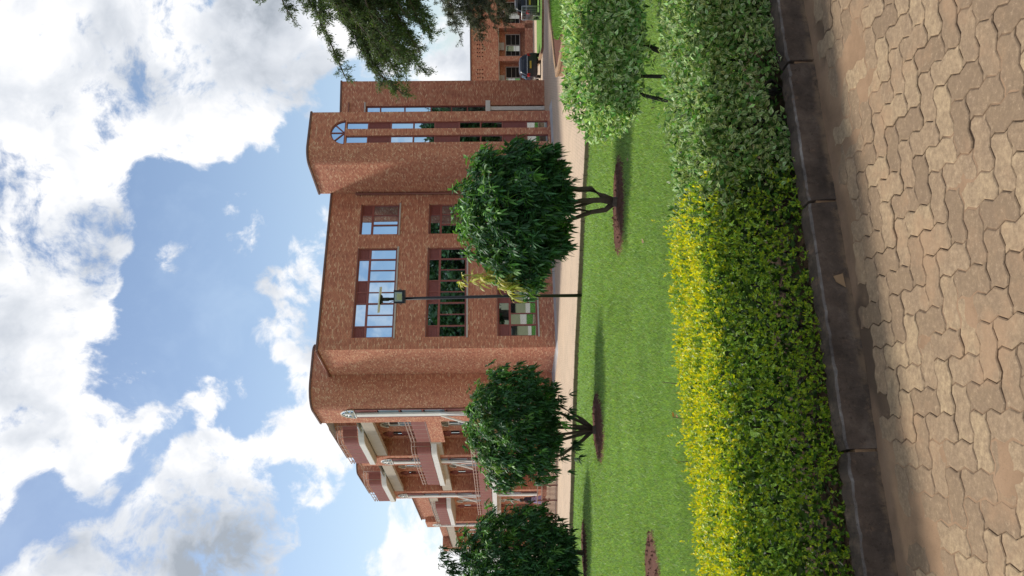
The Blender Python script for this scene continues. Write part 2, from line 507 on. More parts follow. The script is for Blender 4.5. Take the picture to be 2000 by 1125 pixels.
M['brown_kerb'] = kerb_mat('brown_kerb', (0.17, 0.12, 0.085), (0.24, 0.17, 0.12), (0.31, 0.23, 0.165))

def road_mat():
    m, t, p, out = new_mat('block_road')
    gp = t.n('ShaderNodeNewGeometry').outputs['Position']
    mp = t.n('ShaderNodeMapping', ins={'Vector': gp, 'Rotation': (0, 0, 0.25)}).outputs[0]
    bt = t.n('ShaderNodeTexBrick', ins={'Vector': mp, 'Color1': (0.48, 0.365, 0.26, 1), 'Color2': (0.57, 0.44, 0.315, 1), 'Mortar': (0.31, 0.235, 0.175, 1), 'Scale': 1.0,
                                        'Mortar Size': 0.010, 'Brick Width': 0.225, 'Row Height': 0.1125})
    c = t.mix(t.smooth(t.noise(gp, 0.5, 6, 0.65), 0.40, 0.66, 0.0, 0.6), bt.outputs['Color'], (0.57, 0.43, 0.30))
    strk = t.n('ShaderNodeMapping', ins={'Vector': mp, 'Scale': (0.5, 3.0, 1.0)}).outputs[0]
    c = t.mix(t.smooth(t.noise(strk, 2.2, 5, 0.7), 0.56, 0.72, 0.0, 0.40), c, (0.27, 0.20, 0.15))
    put(t, p.inputs['Base Color'], c)
    p.inputs['Roughness'].default_value = 0.9
    p.inputs['Specular IOR Level'].default_value = 0.2
    bump(t, p, bt.outputs['Fac'], -0.3, 0.01)
    return m
M['road'] = road_mat()

def lawn_mat():
    m, t, p, out = new_mat('lawn_turf')
    gp = t.n('ShaderNodeNewGeometry').outputs['Position']
    n1 = t.noise(gp, 0.7, 5, 0.6)
    n2 = t.noise(gp, 60.0, 6, 0.75)
    c = t.mix(n1, (0.140, 0.250, 0.058), (0.190, 0.310, 0.075))
    c = t.mix(t.smooth(n2, 0.45, 0.65, 0.0, 0.7), c, (0.065, 0.130, 0.026))
    c = t.mix(t.smooth(n2, 0.40, 0.30, 0.0, 0.5), c, (0.22, 0.34, 0.09))
    put(t, p.inputs['Base Color'], c)
    p.inputs['Roughness'].default_value = 0.9
    p.inputs['Specular IOR Level'].default_value = 0.1
    bump(t, p, t.noise(gp, 90.0, 5, 0.8), 0.8, 0.02)
    return m
M['lawn'] = lawn_mat()
M['earth'] = soil_mat('plain_earth', (0.14, 0.15, 0.06), (0.25, 0.19, 0.11))

# ------------------------------------------------------------------ ground levels
KA = R(19.4)                                           # the kerb runs this far off the picture plane
KV, KN = Vector((math.cos(KA), math.sin(KA), 0)), Vector((-math.sin(KA), math.cos(KA), 0))
K0 = Vector((0, 4.13, 0))                              # kerb face at X = 0
def kp(k, n, z): return K0 + KV * k + KN * n + Vector((0, 0, z))

EDGE = [(-60, 38), (-14, 32.6), (-8.4, 30.6), (-4.3, 28.9), (-2.25, 28.0), (-0.25, 26.75), (2.2, 25.4), (4.6, 23.7), (10, 20.2), (60, -8)]
EX, EY = np.array([e[0] for e in EDGE]), np.array([e[1] for e in EDGE])
def road_edge(x): return np.interp(x, EX, EY)
def lawn_z(x, y):
    y0 = 5.2 + np.asarray(x) * 0.352
    t = np.clip((y - y0) / np.maximum(road_edge(x) - y0, 1.0), 0, 1)
    return 0.02 - 1.02 * t
def pave_z(x, y):
    return np.interp(y, [0, 30, 36, 44, 62, 100], [-0.86, -0.86, -0.90, -0.95, -1.75, -1.85])
def ground_z(x, y):
    n = (np.asarray(x) - K0.x) * KN.x + (np.asarray(y) - K0.y) * KN.y
    lz = lawn_z(x, y)
    g = np.where(n < 0.1, -0.06, np.where(y < road_edge(x), lz - 0.10, pave_z(x, y) - 0.25))
    return g

def sheet(name, xs, ys, zf, mat, inside=None, **kw):
    X, Y = np.meshgrid(xs, ys)
    Z = zf(X, Y)
    V = np.stack([X.ravel(), Y.ravel(), Z.ravel()], 1)
    nx, ny = len(xs), len(ys)
    i, j = np.meshgrid(np.arange(nx - 1), np.arange(ny - 1))
    a = (j * nx + i).ravel()
    F = np.stack([a, a + 1, a + nx + 1, a + nx], 1)
    if inside is not None:
        cx, cy = V[F].mean(1)[:, 0], V[F].mean(1)[:, 1]
        F = F[inside(cx, cy)]
    return link(name, np_mesh(name, V, F, mat, smooth=True), **kw)

sp = np.concatenate([-np.geomspace(1500, 62, 14), np.linspace(-60, 60, 81), np.geomspace(62, 1500, 14)])
sy = np.concatenate([-np.geomspace(1500, 42, 14), np.linspace(-40, 90, 131), np.geomspace(92, 1800, 16)])
sheet('ground', sp, sy, ground_z, M['earth'], kind='structure')

# pavement bed: sand under and between the blocks, swept over some of them
from mathutils import noise as mnoise
def bed_z(X, Y):
    z = np.empty(X.shape)
    for idx in np.ndindex(X.shape):
        x, y = X[idx], Y[idx]
        f = mnoise.fractal(Vector((x * 1.5, y * 1.5, 3.1)), 0.9, 2.1, 4)
        z[idx] = -0.0052 + 0.0062 * max(-0.6, min(1.02, f * 2.0 - .18 + 0.9 * math.exp(-((x - K0.x) * KN.x + (y - K0.y) * KN.y) ** 2 / .012)))
    return z
pave = sheet('pavement', np.linspace(-2.6, 3.0, 150), np.linspace(1.9, 5.4, 110), bed_z, M['dirt'],
             inside=lambda x, y: ((x - K0.x) * KN.x + (y - K0.y) * KN.y) < 0.03, kind='structure')
sheet('pavement_margin', np.linspace(-14, 14, 30), np.linspace(-9, 9, 30), lambda X, Y: X * 0 - 0.016, M['dirt'],
      inside=lambda x, y: ((x - K0.x) * KN.x + (y - K0.y) * KN.y) < -0.4, kind='structure')

# wavy-sided concrete blocks in a herringbone; one deformation field for all, so that neighbours fit
BW = 0.1085
def tri(t): return 4 * abs((t % 1.0) - 0.5) - 1
def wave(x, y):
    return x + 0.0105 * tri(y / BW + 0.25), y + 0.0105 * tri(x / BW + 0.25)
def paver_mesh(horiz):
    w, h = (2 * BW, BW) if horiz else (BW, 2 * BW)
    g, dep, bev = 0.0022, 0.05, 0.0045
    def outline(inset):
        pts = []
        x0, x1, y0, y1 = inset, w - inset, inset, h - inset
        nxs, nys = (8, 4) if horiz else (4, 8)
        for i in range(nxs): pts.append((x0 + (x1 - x0) * i / nxs, y0))
        for i in range(nys): pts.append((x1, y0 + (y1 - y0) * i / nys))
        for i in range(nxs): pts.append((x1 - (x1 - x0) * i / nxs, y1))
        for i in range(nys): pts.append((x0, y1 - (y1 - y0) * i / nys))
        return [wave(*p) for p in pts]
    b = MB()
    o0, o1 = outline(g), outline(g + bev)
    n = len(o0)
    c = (w / 2, h / 2)
    q = lambda p, z: (p[0] - c[0], p[1] - c[1], z)
    for i in range(n):
        k = (i + 1) % n
        b.poly([q(o0[i], -dep), q(o0[k], -dep), q(o0[k], -0.0032), q(o0[i], -0.0032)])
        b.poly([q(o0[i], -0.0032), q(o0[k], -0.0032), q(o1[k], 0), q(o1[i], 0)])
    b.poly([q(p, 0) for p in o1])
    return b.mesh('paver', M['paver'])
pm = {True: paver_mesh(True), False: paver_mesh(False)}
PA = KA + R(-9)
pc, ps = math.cos(PA), math.sin(PA)
cells = []
for i in range(-60, 60):
    for j in range(-60, 60):
        for horiz in (True, False):
            # herringbone: the remainder of column minus row says which block a cell starts
            r = (i - j) % 4
            if horiz and r == 0: cx, cy = i + 1.0, j + 0.5
            elif not horiz and r == 3: cx, cy = i + 0.5, j + 1.0
            else: continue
            lx, ly = cx * BW, cy * BW
            X, Y = pc * lx - ps * ly, ps * lx + pc * ly + 3.4
            n = (Vector((X, Y, 0)) - K0).dot(KN)
            if n > -0.10 or Y < 1.2 or abs(X) > 3.2: continue
            v = Vector((X, Y, 0)) - EYE
            dpt = v.dot(fwd)
            if dpt < 0.5: continue
            ix, iy = 1000 + 1600 * v.dot(dn) / dpt, 562.5 - 1600 * v.dot(rt) / dpt
            over = max(ix - 2000, -iy, iy - 1125)
            cells.append((over, X, Y, horiz))
cells.sort(key=lambda c: max(0, c[0]) + 0.001 * math.hypot(c[1], c[2]))
vert_list = []
for q, (over, X, Y, horiz) in enumerate(cells[:900]):
    dz = random.gauss(0, 0.0014)
    rx, ry, rz = random.gauss(0, 0.007), random.gauss(0, 0.007), random.gauss(0, 0.012)
    if q < 300:
        o = link('paver', pm[horiz], pave)
        o.location = (X, Y, dz)
        o.rotation_euler = (rx, ry, PA + rz)
    else:
        mat = Matrix.Translation((X, Y, dz)) @ Matrix.Rotation(PA + rz, 4, 'Z')
        vert_list.append((mat, pm[horiz]))
if vert_list:
    bm = bmesh.new()
    for mat, me in vert_list:
        k = len(bm.verts)
        bm.from_mesh(me)
        bm.verts.ensure_lookup_table()
        bmesh.ops.transform(bm, matrix=mat, verts=bm.verts[k:])
    me = bpy.data.meshes.new('outer_pavers')
    bm.to_mesh(me)
    bm.free()
    me.materials.append(M['paver'])
    link('outer_pavers', me, pave, kind='stuff')

# kerb of long dark stones
kerb = empty('kerb', kp(0, 0, 0), kind='structure')
joints = [-4.2, -3.1, -2.02, -0.835, 0.47, 1.335, 2.5, 3.6, 4.7]
for k0, k1 in zip(joints[:-1], joints[1:]):
    b = MB()
    nseg = 34
    rows = []
    for i in range(nseg + 1):
        k = k0 + 0.008 + (k1 - k0 - 0.016) * i / nseg
        end = 0.012 if i in (0, nseg) else 0.0
        j = lambda s: random.gauss(0, s)
        wob = 0.005 * mnoise.noise(Vector((k * 9, 2.0, 0)))
        if random.random() < .10: end = max(end, random.uniform(.006, .014))
        rows.append([(k, 0.004 + wob + j(.002), -0.06), (k, -0.002 + j(.003), 0.02), (k, end + j(.003), 0.141 - end), (k, 0.008 + end + j(.003), 0.152 - end + j(.001)),
                     (k, 0.105 + j(.002), 0.158 - end + j(.002)), (k, 0.115, 0.02)])
    mid = (k0 + k1) / 2
    for i in range(nseg):
        for r in range(5):
            p = [rows[i][r], rows[i + 1][r], rows[i + 1][r + 1], rows[i][r + 1]]
            b.poly([KV * (x[0]) + KN * x[1] + Vector((0, 0, x[2])) for x in p], mi=1 if r == 2 else 0)
    for e in (0, nseg):
        p = rows[e] if e else rows[e][::-1]
        b.poly([KV * x[0] + KN * x[1] + Vector((0, 0, x[2])) for x in p])
    link('kerb_stone', b.mesh('kerb_stone', [M['kerb'], M['kerb_edge']]), kerb)
b = MB()
b.box(-4.2, 4.7, 0.02, 0.10, -0.05, 0.10, P=lambda k, n, z: KV * k + KN * n + Vector((0, 0, z)))
b.build('mortar_bed', M['tan_kerb'], kerb)

# bed soil under the hedges
sheet('planting_bed', np.linspace(-7, 7, 120), np.linspace(2, 8, 60),
      lambda X, Y: 0.085 + 0.02 * np.sin(X * 7 + 3 * np.sin(Y * 5)) * np.cos(Y * 9), M['bed'],
      inside=lambda x, y: (((x - K0.x) * KN.x + (y - K0.y) * KN.y) > 0.06) & (((x - K0.x) * KN.x + (y - K0.y) * KN.y) < 0.95), kind='structure')

# lawn
def knorm(x, y): return (x - K0.x) * KN.x + (y - K0.y) * KN.y
def lawn_sheet():
    ts = np.linspace(0, 1, 70)
    xs = np.linspace(-26, 22, 97)
    X = np.repeat(xs[None, :], len(ts), 0)
    y0 = 4.95 + xs * 0.352
    y1 = road_edge(xs)
    Y = y0[None, :] + (y1 - y0)[None, :] * ts[:, None] ** 1.4
    Z = lawn_z(X, Y)
    V = np.stack([X.ravel(), Y.ravel(), Z.ravel()], 1)
    nx, ny = len(xs), len(ts)
    i, j = np.meshgrid(np.arange(nx - 1), np.arange(ny - 1))
    a = (j * nx + i).ravel()
    ok = np.repeat((y1 - y0 > 0.5)[None, :-1], ny - 1, 0).ravel()
    F = np.stack([a, a + 1, a + nx + 1, a + nx], 1)[ok]
    return link('lawn', np_mesh('lawn', V, F, M['lawn'], smooth=True), kind='structure')
lawn = lawn_sheet()

PITS = [(1.46, 14.76, 0.90, 1.06), (-3.37, 19.8, 0.80, 1.7), (-8.0, 24.9, 0.85, 1.2), (-3.95, 10.95, 0.62, 0.72)]
for (px, py, ra, rb) in PITS:
    b = MB()
    n = 56
    rim = [(px + ra * math.cos(2 * math.pi * k / n) * (1 + random.gauss(0, .03)), py + rb * math.sin(2 * math.pi * k / n) * (1 + random.gauss(0, .03))) for k in range(n)]
    fr = [1.03, .95, .86, .72, .55, .36, .16]
    dz = [.002, .024, .012, .008, .014, .022, .030]
    grid = []
    for f, d in zip(fr, dz):
        row = []
        for (x, y) in rim:
            X, Y = px + (x - px) * f, py + (y - py) * f
            cr = mnoise.fractal(Vector((X * 7, Y * 7, 1)), .8, 2.2, 4) * .012 if f < 1 else 0
            row.append((X, Y, float(lawn_z(X, Y)) + d + cr))
        grid.append(row)
    for r0, r1 in zip(grid[:-1], grid[1:]):
        for k in range(n):
            k2 = (k + 1) % n
            b.poly([r0[k], r0[k2], r1[k2], r1[k]])
    for k in range(n): b.poly([grid[-1][k], grid[-1][(k + 1) % n], (px, py, float(lawn_z(px, py)) + .05)])
    for i in range(90):                                    # loose clods
        a_, f_ = random.uniform(0, 6.28), random.uniform(.1, 1.0) ** .6
        X, Y = px + ra * f_ * math.cos(a_), py + rb * f_ * math.sin(a_)
        r_ = random.uniform(.012, .035); Z = float(lawn_z(X, Y)) + .020
        t_ = [(X + r_ * math.cos(q) * random.uniform(.7, 1.3), Y + r_ * math.sin(q) * random.uniform(.7, 1.3), Z) for q in (0, 1.6, 3.1, 4.7)]
        for k in range(4): b.poly([t_[k], t_[(k + 1) % 4], (X, Y, Z + r_ * .9)])
    b.build('soil_pit', M['soil'], kind='structure')

# ------------------------------------------------------------------ leaf builders
def unit(v): return v / np.maximum(np.linalg.norm(v, axis=-1, keepdims=True), 1e-9)

def leaf_cards(P, D, N, L, W, c1, c2, fold=0.25, curl=0.15):
    """one folded 4-triangle leaf at each P, pointing along D with face normal N; colour c1 on the midrib, c2 on the rim"""
    n = len(P)
    D = unit(D)
    S = unit(np.cross(D, N))
    N = np.cross(S, D)
    L, W = L[:, None], W[:, None]
    base = P
    mid = P + D * L * 0.48 - N * W * fold
    left = P + D * L * 0.45 + S * W * 0.5
    right = P + D * L * 0.45 - S * W * 0.5
    tip = P + D * L - N * L * curl
    V = np.stack([base, left, mid, right, tip], 1).reshape(-1, 3)
    C = np.stack([c1, c2, c1, c2, (c1 + c2) / 2], 1).reshape(-1, 3)
    o = (np.arange(n) * 5)[:, None, None]
    F = (np.array([[0, 2, 1], [0, 3, 2], [1, 2, 4], [2, 3, 4]])[None] + o).reshape(-1, 3)
    return V, F, C

def long_leaves(P, D, L, W, droop, c1, c2, rows=4):
    """long drooping leaves with a channelled midrib"""
    n = len(P)
    D = unit(D)
    up = np.zeros_like(D); up[:, 2] = 1
    S = unit(np.cross(D, up) + rng.normal(0, .25, D.shape))
    ts = np.linspace(0, 1, rows + 1)
    prof = np.sin(np.pi * np.clip(ts * 0.93 + 0.07, 0, 1)) ** 0.8
    Vs, Cs = [], []
    for t, w in zip(ts, prof):
        c = P + D * (L * t)[:, None] - up * (L * droop * t * t)[:, None]
        dd = unit(D - up * (2 * droop * t)[:, None])
        nn = np.cross(S, dd)
        ww = (W * w * 0.5)[:, None]
        Vs += [c + S * ww + nn * ww * 0.35, c, c - S * ww + nn * ww * 0.35]
        Cs += [c2, c1, c2]
    V = np.stack(Vs, 1).reshape(-1, 3)
    C = np.stack(Cs, 1).reshape(-1, 3)
    k = 3 * (rows + 1)
    q = []
    for r in range(rows):
        a = 3 * r
        q += [[a, a + 1, a + 4, a + 3], [a + 1, a + 2, a + 5, a + 4]]
    F = (np.array(q)[None] + (np.arange(n) * k)[:, None, None]).reshape(-1, 4)
    return V, F, C

def jitter_col(base, n, s=0.25):
    return np.clip(np.array(base)[None, :] * (1 + rng.normal(0, s, (n, 1))) * (1 + rng.normal(0, s * 0.25, (n, 3))), 0.002, 1)

def merge(parts):
    Vs, Fs, Cs, o = [], [], [], 0
    for V, F, C in parts:
        Vs.append(V); Fs.append(F + o); Cs.append(C); o += len(V)
    return np.concatenate(Vs), np.concatenate(Fs), np.concatenate(Cs)

# ------------------------------------------------------------------ grass blades
def grass(name, n, ymin, ymax, xr, zf, keep, parent=None, hmul=1.0):
    u = rng.random(n)
    e = -0.9
    Y = (ymin ** e + u * (ymax ** e - ymin ** e)) ** (1 / e)
    X = (rng.random(n) * 2 - 1) * 0.42 * Y + xr
    ok = keep(X, Y)
    X, Y = X[ok], Y[ok]
    m = len(X)
    Z = zf(X, Y)
    k = np.clip(Y / 6, 1, 3.2)
    H = (0.026 + 0.020 * rng.random(m)) * k ** 0.45 * hmul
    Wd = 0.0034 * k * (0.7 + 0.6 * rng.random(m))
    az = rng.random(m) * 2 * np.pi
    lean = rng.normal(0, 0.65, (m, 2)) * H[:, None]
    P = np.stack([X, Y, Z - 0.004], 1)
    S = np.stack([np.cos(az), np.sin(az), np.zeros(m)], 1) * Wd[:, None]
    T = P + np.concatenate([lean, H[:, None]], 1)
    V = np.stack([P - S, P + S, T], 1).reshape(-1, 3)
    F = np.arange(m * 3).reshape(-1, 3)
    pn = np.array([mnoise.noise(Vector((x * 0.9, y * 0.9, 0))) for x, y in zip(X, Y)])
    c = jitter_col((0.245, 0.355, 0.105), m, 0.22)
    c *= (1 + 0.22 * pn)[:, None]
    dry = rng.random(m) < 0.035 + 0.10 * np.clip(pn * 2 - .35, 0, 1)
    c[dry] = jitter_col((0.26, 0.29, 0.10), dry.sum(), .2)
    C = np.repeat(c, 3, 0)
    return link(name, np_mesh(name, V, F, M['blade'], C), parent, kind='stuff')

def lawn_keep(X, Y):
    ok = (knorm(X, Y) > 0.85) & (Y < road_edge(X) - 0.03)
    for px, py, ra, rb in PITS:
        ok &= ((X - px) / ra) ** 2 + ((Y - py) / rb) ** 2 > 0.93 + rng.normal(0, .10, len(X))
    return ok
tag(grass('lawn_grass', 380000, 4.6, 31.0, 0.0, lawn_z, lawn_keep), 'short bright green grass covering the lawn', 'grass')

# ------------------------------------------------------------------ road and far ground
def pave_sheet():
    xs = np.linspace(-45, 50, 96)
    y0 = road_edge(xs) + 0.10
    ts = np.linspace(0, 1, 60)
    X = np.repeat(xs[None, :], len(ts), 0)
    Y = y0[None, :] + (92 - y0)[None, :] * ts[:, None]
    Z = pave_z(X, Y)
    V = np.stack([X.ravel(), Y.ravel(), Z.ravel()], 1)
    nx, ny = len(xs), len(ts)
    i, j = np.meshgrid(np.arange(nx - 1), np.arange(ny - 1))
    a = (j * nx + i).ravel()
    F = np.stack([a, a + 1, a + nx + 1, a + nx], 1)
    return link('road', np_mesh('road', V, F, M['road'], smooth=True), kind='structure')
road = pave_sheet()

# low kerb of short stones between lawn and road
lk = empty('lawn_kerb', (0, 26.6, -1.0), kind='structure')
pts = [Vector((x, float(road_edge(x)), 0)) for x in np.linspace(-16, 9, 400)]
acc, last = 0.0, pts[0]
marks = [pts[0]]
for a, b_ in zip(pts[:-1], pts[1:]):
    acc += (b_ - a).length
    if acc >= 0.47:
        marks.append(b_); acc = 0
for a, c in zip(marks[:-1], marks[1:]):
    d = (c - a).normalized()
    nn = Vector((-d.y, d.x, 0))
    a2, c2 = a + d * 0.008, c - d * 0.008
    zt = -0.845 + random.gauss(0, .003)
    b = MB()
    base = [a2 + nn * 0.0, c2 + nn * 0.0, c2 + nn * 0.13, a2 + nn * 0.13]
    o = Vector((0, -26.6, 1.0))
    inner = [a2 + nn * 0.012 + d * .006, c2 + nn * 0.012 - d * .006, c2 + nn * 0.12 - d * .006, a2 + nn * 0.12 + d * .006]
    lo = [p + Vector((0, 0, -1.1)) + o for p in base]
    md = [p + Vector((0, 0, zt - .015)) + o for p in base]
    hi = [p + Vector((0, 0, zt)) + o for p in inner]
    for k in range(4):
        k2 = (k + 1) % 4
        b.poly([lo[k], lo[k2], md[k2], md[k]])
        b.poly([md[k], md[k2], hi[k2], hi[k]], mi=1)
    b.poly(hi, mi=1)
    link('kerb_stone', b.mesh('kerb_stone', [M['brown_kerb'], M['road']], weld=True), lk)  # sunlit top edge put into the colour by the pale road material

# raised planted island with a tan coping on the right
isl = [(8.15, 31.6), (8.05, 30.7), (8.35, 28.5), (8.75, 25.2), (9.2, 22.5), (12.5, 22.0), (16.0, 26.5), (17.5, 37.5), (15.2, 37.6), (12.6, 35.7), (10.6, 33.9), (9.0, 32.5)]
island = empty('island', (12, 30, -0.9), kind='structure')
cx, cy = 12.2, 30.2
def inset(poly, f, t):
    r = []
    n = len(poly)
    for i in range(n):
        p0, p1, p2 = Vector((*poly[i - 1], 0)), Vector((*poly[i], 0)), Vector((*poly[(i + 1) % n], 0))
        d = ((p1 - p0).normalized() + (p2 - p1).normalized()).normalized()
        nn = Vector((-d.y, d.x, 0))
        q = p1 + nn * t
        r.append((q.x, q.y))
    return r
isl_in = inset(isl, 1, 0.28)
isl_top = -0.58
ofs = Vector((-12, -30, 0.9))
# side wall built of visible courses
b = MB()
n = len(isl)
for i in range(n):
    a, c = Vector((*isl[i], 0)), Vector((*isl[(i + 1) % n], 0))
    b.poly([a + Vector((0, 0, -1.1)), c + Vector((0, 0, -1.1)), c + Vector((0, 0, isl_top - .06)), a + Vector((0, 0, isl_top - .06))])
b.build('brick_edge', M['tan_kerb'], island, off=ofs)
b = MB()
iso = inset(isl, 1, -0.03)
for i in range(n):
    k = (i + 1) % n
    o0, o1, i0, i1 = iso[i], iso[k], isl_in[i], isl_in[k]
    b.poly([(*o0, isl_top - .07), (*o1, isl_top - .07), (*o1, isl_top), (*o0, isl_top)])
    b.poly([(*o0, isl_top), (*o1, isl_top), (*i1, isl_top), (*i0, isl_top)])
    b.poly([(*i0, isl_top), (*i1, isl_top), (*i1, isl_top - .12), (*i0, isl_top - .12)])
b.build('island_coping', M['tan_kerb'], island, off=ofs)
b = MB(); b.poly([(*p, isl_top - .05) for p in isl_in]); b.build('island_soil', M['soil'], island, off=ofs)
def in_poly(poly, X, Y):
    r = np.zeros(len(X), bool)
    n = len(poly)
    for i in range(n):
        (x0, y0), (x1, y1) = poly[i], poly[(i + 1) % n]
        c = ((y0 > Y) != (y1 > Y)) & (X < (x1 - x0) * (Y - y0) / (y1 - y0 + 1e-12) + x0)
        r ^= c
    return r
isl_grass = inset(isl, 1, 0.62)
isl_grass[0:2] = [(9.6, 31.6), (9.2, 30.4)]
isl_grass[-1] = (9.9, 32.2)
b = MB(); b.poly([(*p, isl_top - .03) for p in isl_grass]); b.build('island_turf', M['lawn'], island, off=ofs)
def patch_grass(name, poly, z, n, label):
    xs = [p[0] for p in poly]; ys = [p[1] for p in poly]
    X = rng.uniform(min(xs), max(xs), n); Y = rng.uniform(min(ys), max(ys), n)
    ok = in_poly(poly, X, Y); X, Y = X[ok], Y[ok]; m = len(X)
    H = 0.06 + .05 * rng.random(m); az = rng.random(m) * 6.28
    P = np.stack([X, Y, np.full(m, z)], 1)
    S = np.stack([np.cos(az), np.sin(az), np.zeros(m)], 1) * 0.012
    T = P + np.stack([rng.normal(0, .03, m), rng.normal(0, .03, m), H], 1)
    V = np.stack([P - S, P + S, T], 1).reshape(-1, 3)
    o = link(name, np_mesh(name, V, np.arange(m * 3).reshape(-1, 3), M['blade'], np.repeat(jitter_col((0.13, 0.24, 0.05), m, .3), 3, 0)), kind='stuff')
    tag(o, label, 'grass')
patch_grass('island_grass', isl_grass, isl_top - .03, 26000, 'green grass inside the tan edged planting island')
# strip of lawn beyond the road, right
strip = [(13.9, 47.0), (15.2, 44.8), (26, 44.0), (34, 60.0), (24, 66.0), (18.0, 66.0)]
b = MB()
sl = [strip[0], strip[1], strip[2], strip[3], strip[4], strip[5]]
b.poly([(*p, float(pave_z(p[0], p[1])) + 0.06) for p in (sl[0], sl[1], sl[2], (30, 52.0), (16.0, 56.5))])
b.poly([(*p, float(pave_z(p[0], p[1])) + 0.06) for p in ((16.0, 56.5), (30, 52.0), sl[3], sl[4], sl[5])]); b.build('verge_lawn', M['lawn'], kind='structure')
b = MB()
for i in range(3):
    p, q = Vector((*strip[(i - 1) % 6], 0)), Vector((*strip[i], 0))
    d = (q - p).normalized(); nn = Vector((d.y, -d.x, 0))
    zz = lambda v: float(pave_z(v.x, v.y))
    pts4 = [p, q, q + nn * .15, p + nn * .15]
    b.hexa([Vector((v.x, v.y, zz(v) - .05)) for v in pts4[::-1]] + [Vector((v.x, v.y, zz(v) + .10)) for v in pts4[::-1]])
b.build('verge_kerb', M['tan_kerb'], kind='structure')
b = MB(); b.poly([(17.2, 49.0, -1.05), (26, 47.2, -1.0), (26, 48.2, -1.0), (17.0, 49.5, -1.07)]); b.build('garden_path', M['tan_kerb'], kind='structure')

# ------------------------------------------------------------------ brick building
BX, BY = -0.1535, 38.0
bld = empty('brick_building', (BX, BY, -1.0), YAW, label='three storey red brick building with flat roof, rounded corners and maroon windows', cat='building')
UP1 = (0, 0, 1.0)                                       # heights below are world heights; the root stands at -1

def arc(cx, cy, r, a0, a1, n=10):
    return [(cx + r * math.cos(R(a0 + (a1 - a0) * i / n)), cy + r * math.sin(R(a0 + (a1 - a0) * i / n))) for i in range(n + 1)]

class Face:
    """a straight wall seen from outside: s runs along it, t goes inwards, z up"""
    def __init__(self, o, d):
        self.o = Vector((o[0], o[1], 0))
        self.d = Vector((d[0], d[1], 0)).normalized()
        self.i = Vector((-self.d.y, self.d.x, 0))      # inwards = left of the running direction
    def __call__(self, s, t, z):
        return self.o + self.d * s + self.i * t + Vector((0, 0, z))

def wall(name, P, s0, s1, z0, z1, openings=(), depth=0.16, mat='brick', parent=None, off=UP1, u0=0.0):
    b = MB()
    ss = sorted({s0, s1, *[o[0] for o in openings], *[o[1] for o in openings]})
    zs = sorted({z0, z1, *[o[2] for o in openings], *[o[3] for o in openings]})
    def inside(s, z): return any(o[0] < s < o[1] and o[2] < z < o[3] for o in openings)
    for a, c in zip(ss[:-1], ss[1:]):
        for e, g in zip(zs[:-1], zs[1:]):
            if inside((a + c) / 2, (e + g) / 2): continue
            b.poly([P(a, 0, e), P(c, 0, e), P(c, 0, g), P(a, 0, g)], uv=[(u0 + a, e), (u0 + c, e), (u0 + c, g), (u0 + a, g)])
    for (a, c, e, g) in [o[:4] for o in openings]:
        b.poly([P(a, 0, e), P(a, 0, g), P(a, depth, g), P(a, depth, e)])
        b.poly([P(c, 0, g), P(c, 0, e), P(c, depth, e), P(c, depth, g)])
        b.poly([P(a, 0, g), P(c, 0, g), P(c, depth, g), P(a, depth, g)])
        b.poly([P(c, 0, e), P(a, 0, e), P(a, depth, e), P(c, depth, e)])
    return b.build(name, M[mat], parent, off)

def curved(name, path, z0, z1, mat='header', parent=None, off=UP1, u0=0.0):
    b = MB()
    s = u0
    for a, c in zip(path[:-1], path[1:]):
        l = math.hypot(c[0] - a[0], c[1] - a[1])
        b.poly([(*a, z0), (*c, z0), (*c, z1), (*a, z1)], uv=[(s, z0), (s + l, z0), (s + l, z1), (s, z1)], smooth=True)
        s += l
    return b.build(name, M[mat], parent, off)

def coping(path, z, parent, out=0.06, h=0.10, wid=0.34, off=UP1, mat='coping'):
    """strip laid along the top of a wall path (outside on the right of the path)"""
    P3 = [Vector((*p, 0)) for p in path]
    b = MB()
    prof = []
    for i, p in enumerate(P3):
        a = P3[max(0, i - 1)]; c = P3[min(len(P3) - 1, i + 1)]
        d = (c - a).normalized()
        nn = Vector((d.y, -d.x, 0))
        o, q = p + nn * out, p - nn * (wid - out)
        U = Vector((0, 0, 1))
        prof.append([o + U * z, o + U * (z + h * .7), o + U * (z + h) - nn * .03, q + U * (z + h), q + U * z])
    for r0, r1 in zip(prof[:-1], prof[1:]):
        for k in range(5):
            k2 = (k + 1) % 5
            b.poly([r0[k], r1[k], r1[k2], r0[k2]])
    b.poly(prof[0][::-1]); b.poly(prof[-1])
    return b.build('coping', M[mat], parent, off)

def roof(path, z, parent, off=UP1):
    b = MB(); b.poly([(*p, z) for p in path]); return b.build('roof', M['apron'], parent, off)

def add_pane(win, P, s0, s1, z0, z1, t, off=UP1):
    b = MB()
    j = [random.gauss(0, .0028) for _ in range(4)]
    q = [P(s0, t + j[0], z0), P(s1, t + j[1], z0), P(s1, t + j[2], z1), P(s0, t + j[0] + j[2] - j[1], z1)]
    bk = [P(s0, t + .012, z0), P(s1, t + .012, z0), P(s1, t + .012, z1), P(s0, t + .012, z1)]
    b.poly(q)
    for k in range(4):
        k2 = (k + 1) % 4
        b.poly([q[k2], q[k], bk[k], bk[k2]])
    b.poly(bk[::-1])
    return b.build('pane', M['glass'], win, off)

def add_louvre(win, P, s0, s1, z0, z1, t, off=UP1, pitch=0.062):
    b = MB()
    n = max(2, int((z1 - z0) / pitch))
    h = (z1 - z0) / n
    for i in range(n):
        a, c = z0 + h * i, z0 + h * (i + 1)
        b.poly([P(s0, t - .022, a), P(s1, t - .022, a), P(s1, t, c - .004), P(s0, t, c - .004)])
        b.poly([P(s0, t, c - .004), P(s1, t, c - .004), P(s1, t - .022, c), P(s0, t - .022, c)])
    return b.build('louvre_panel', M['louvre'], win, off)

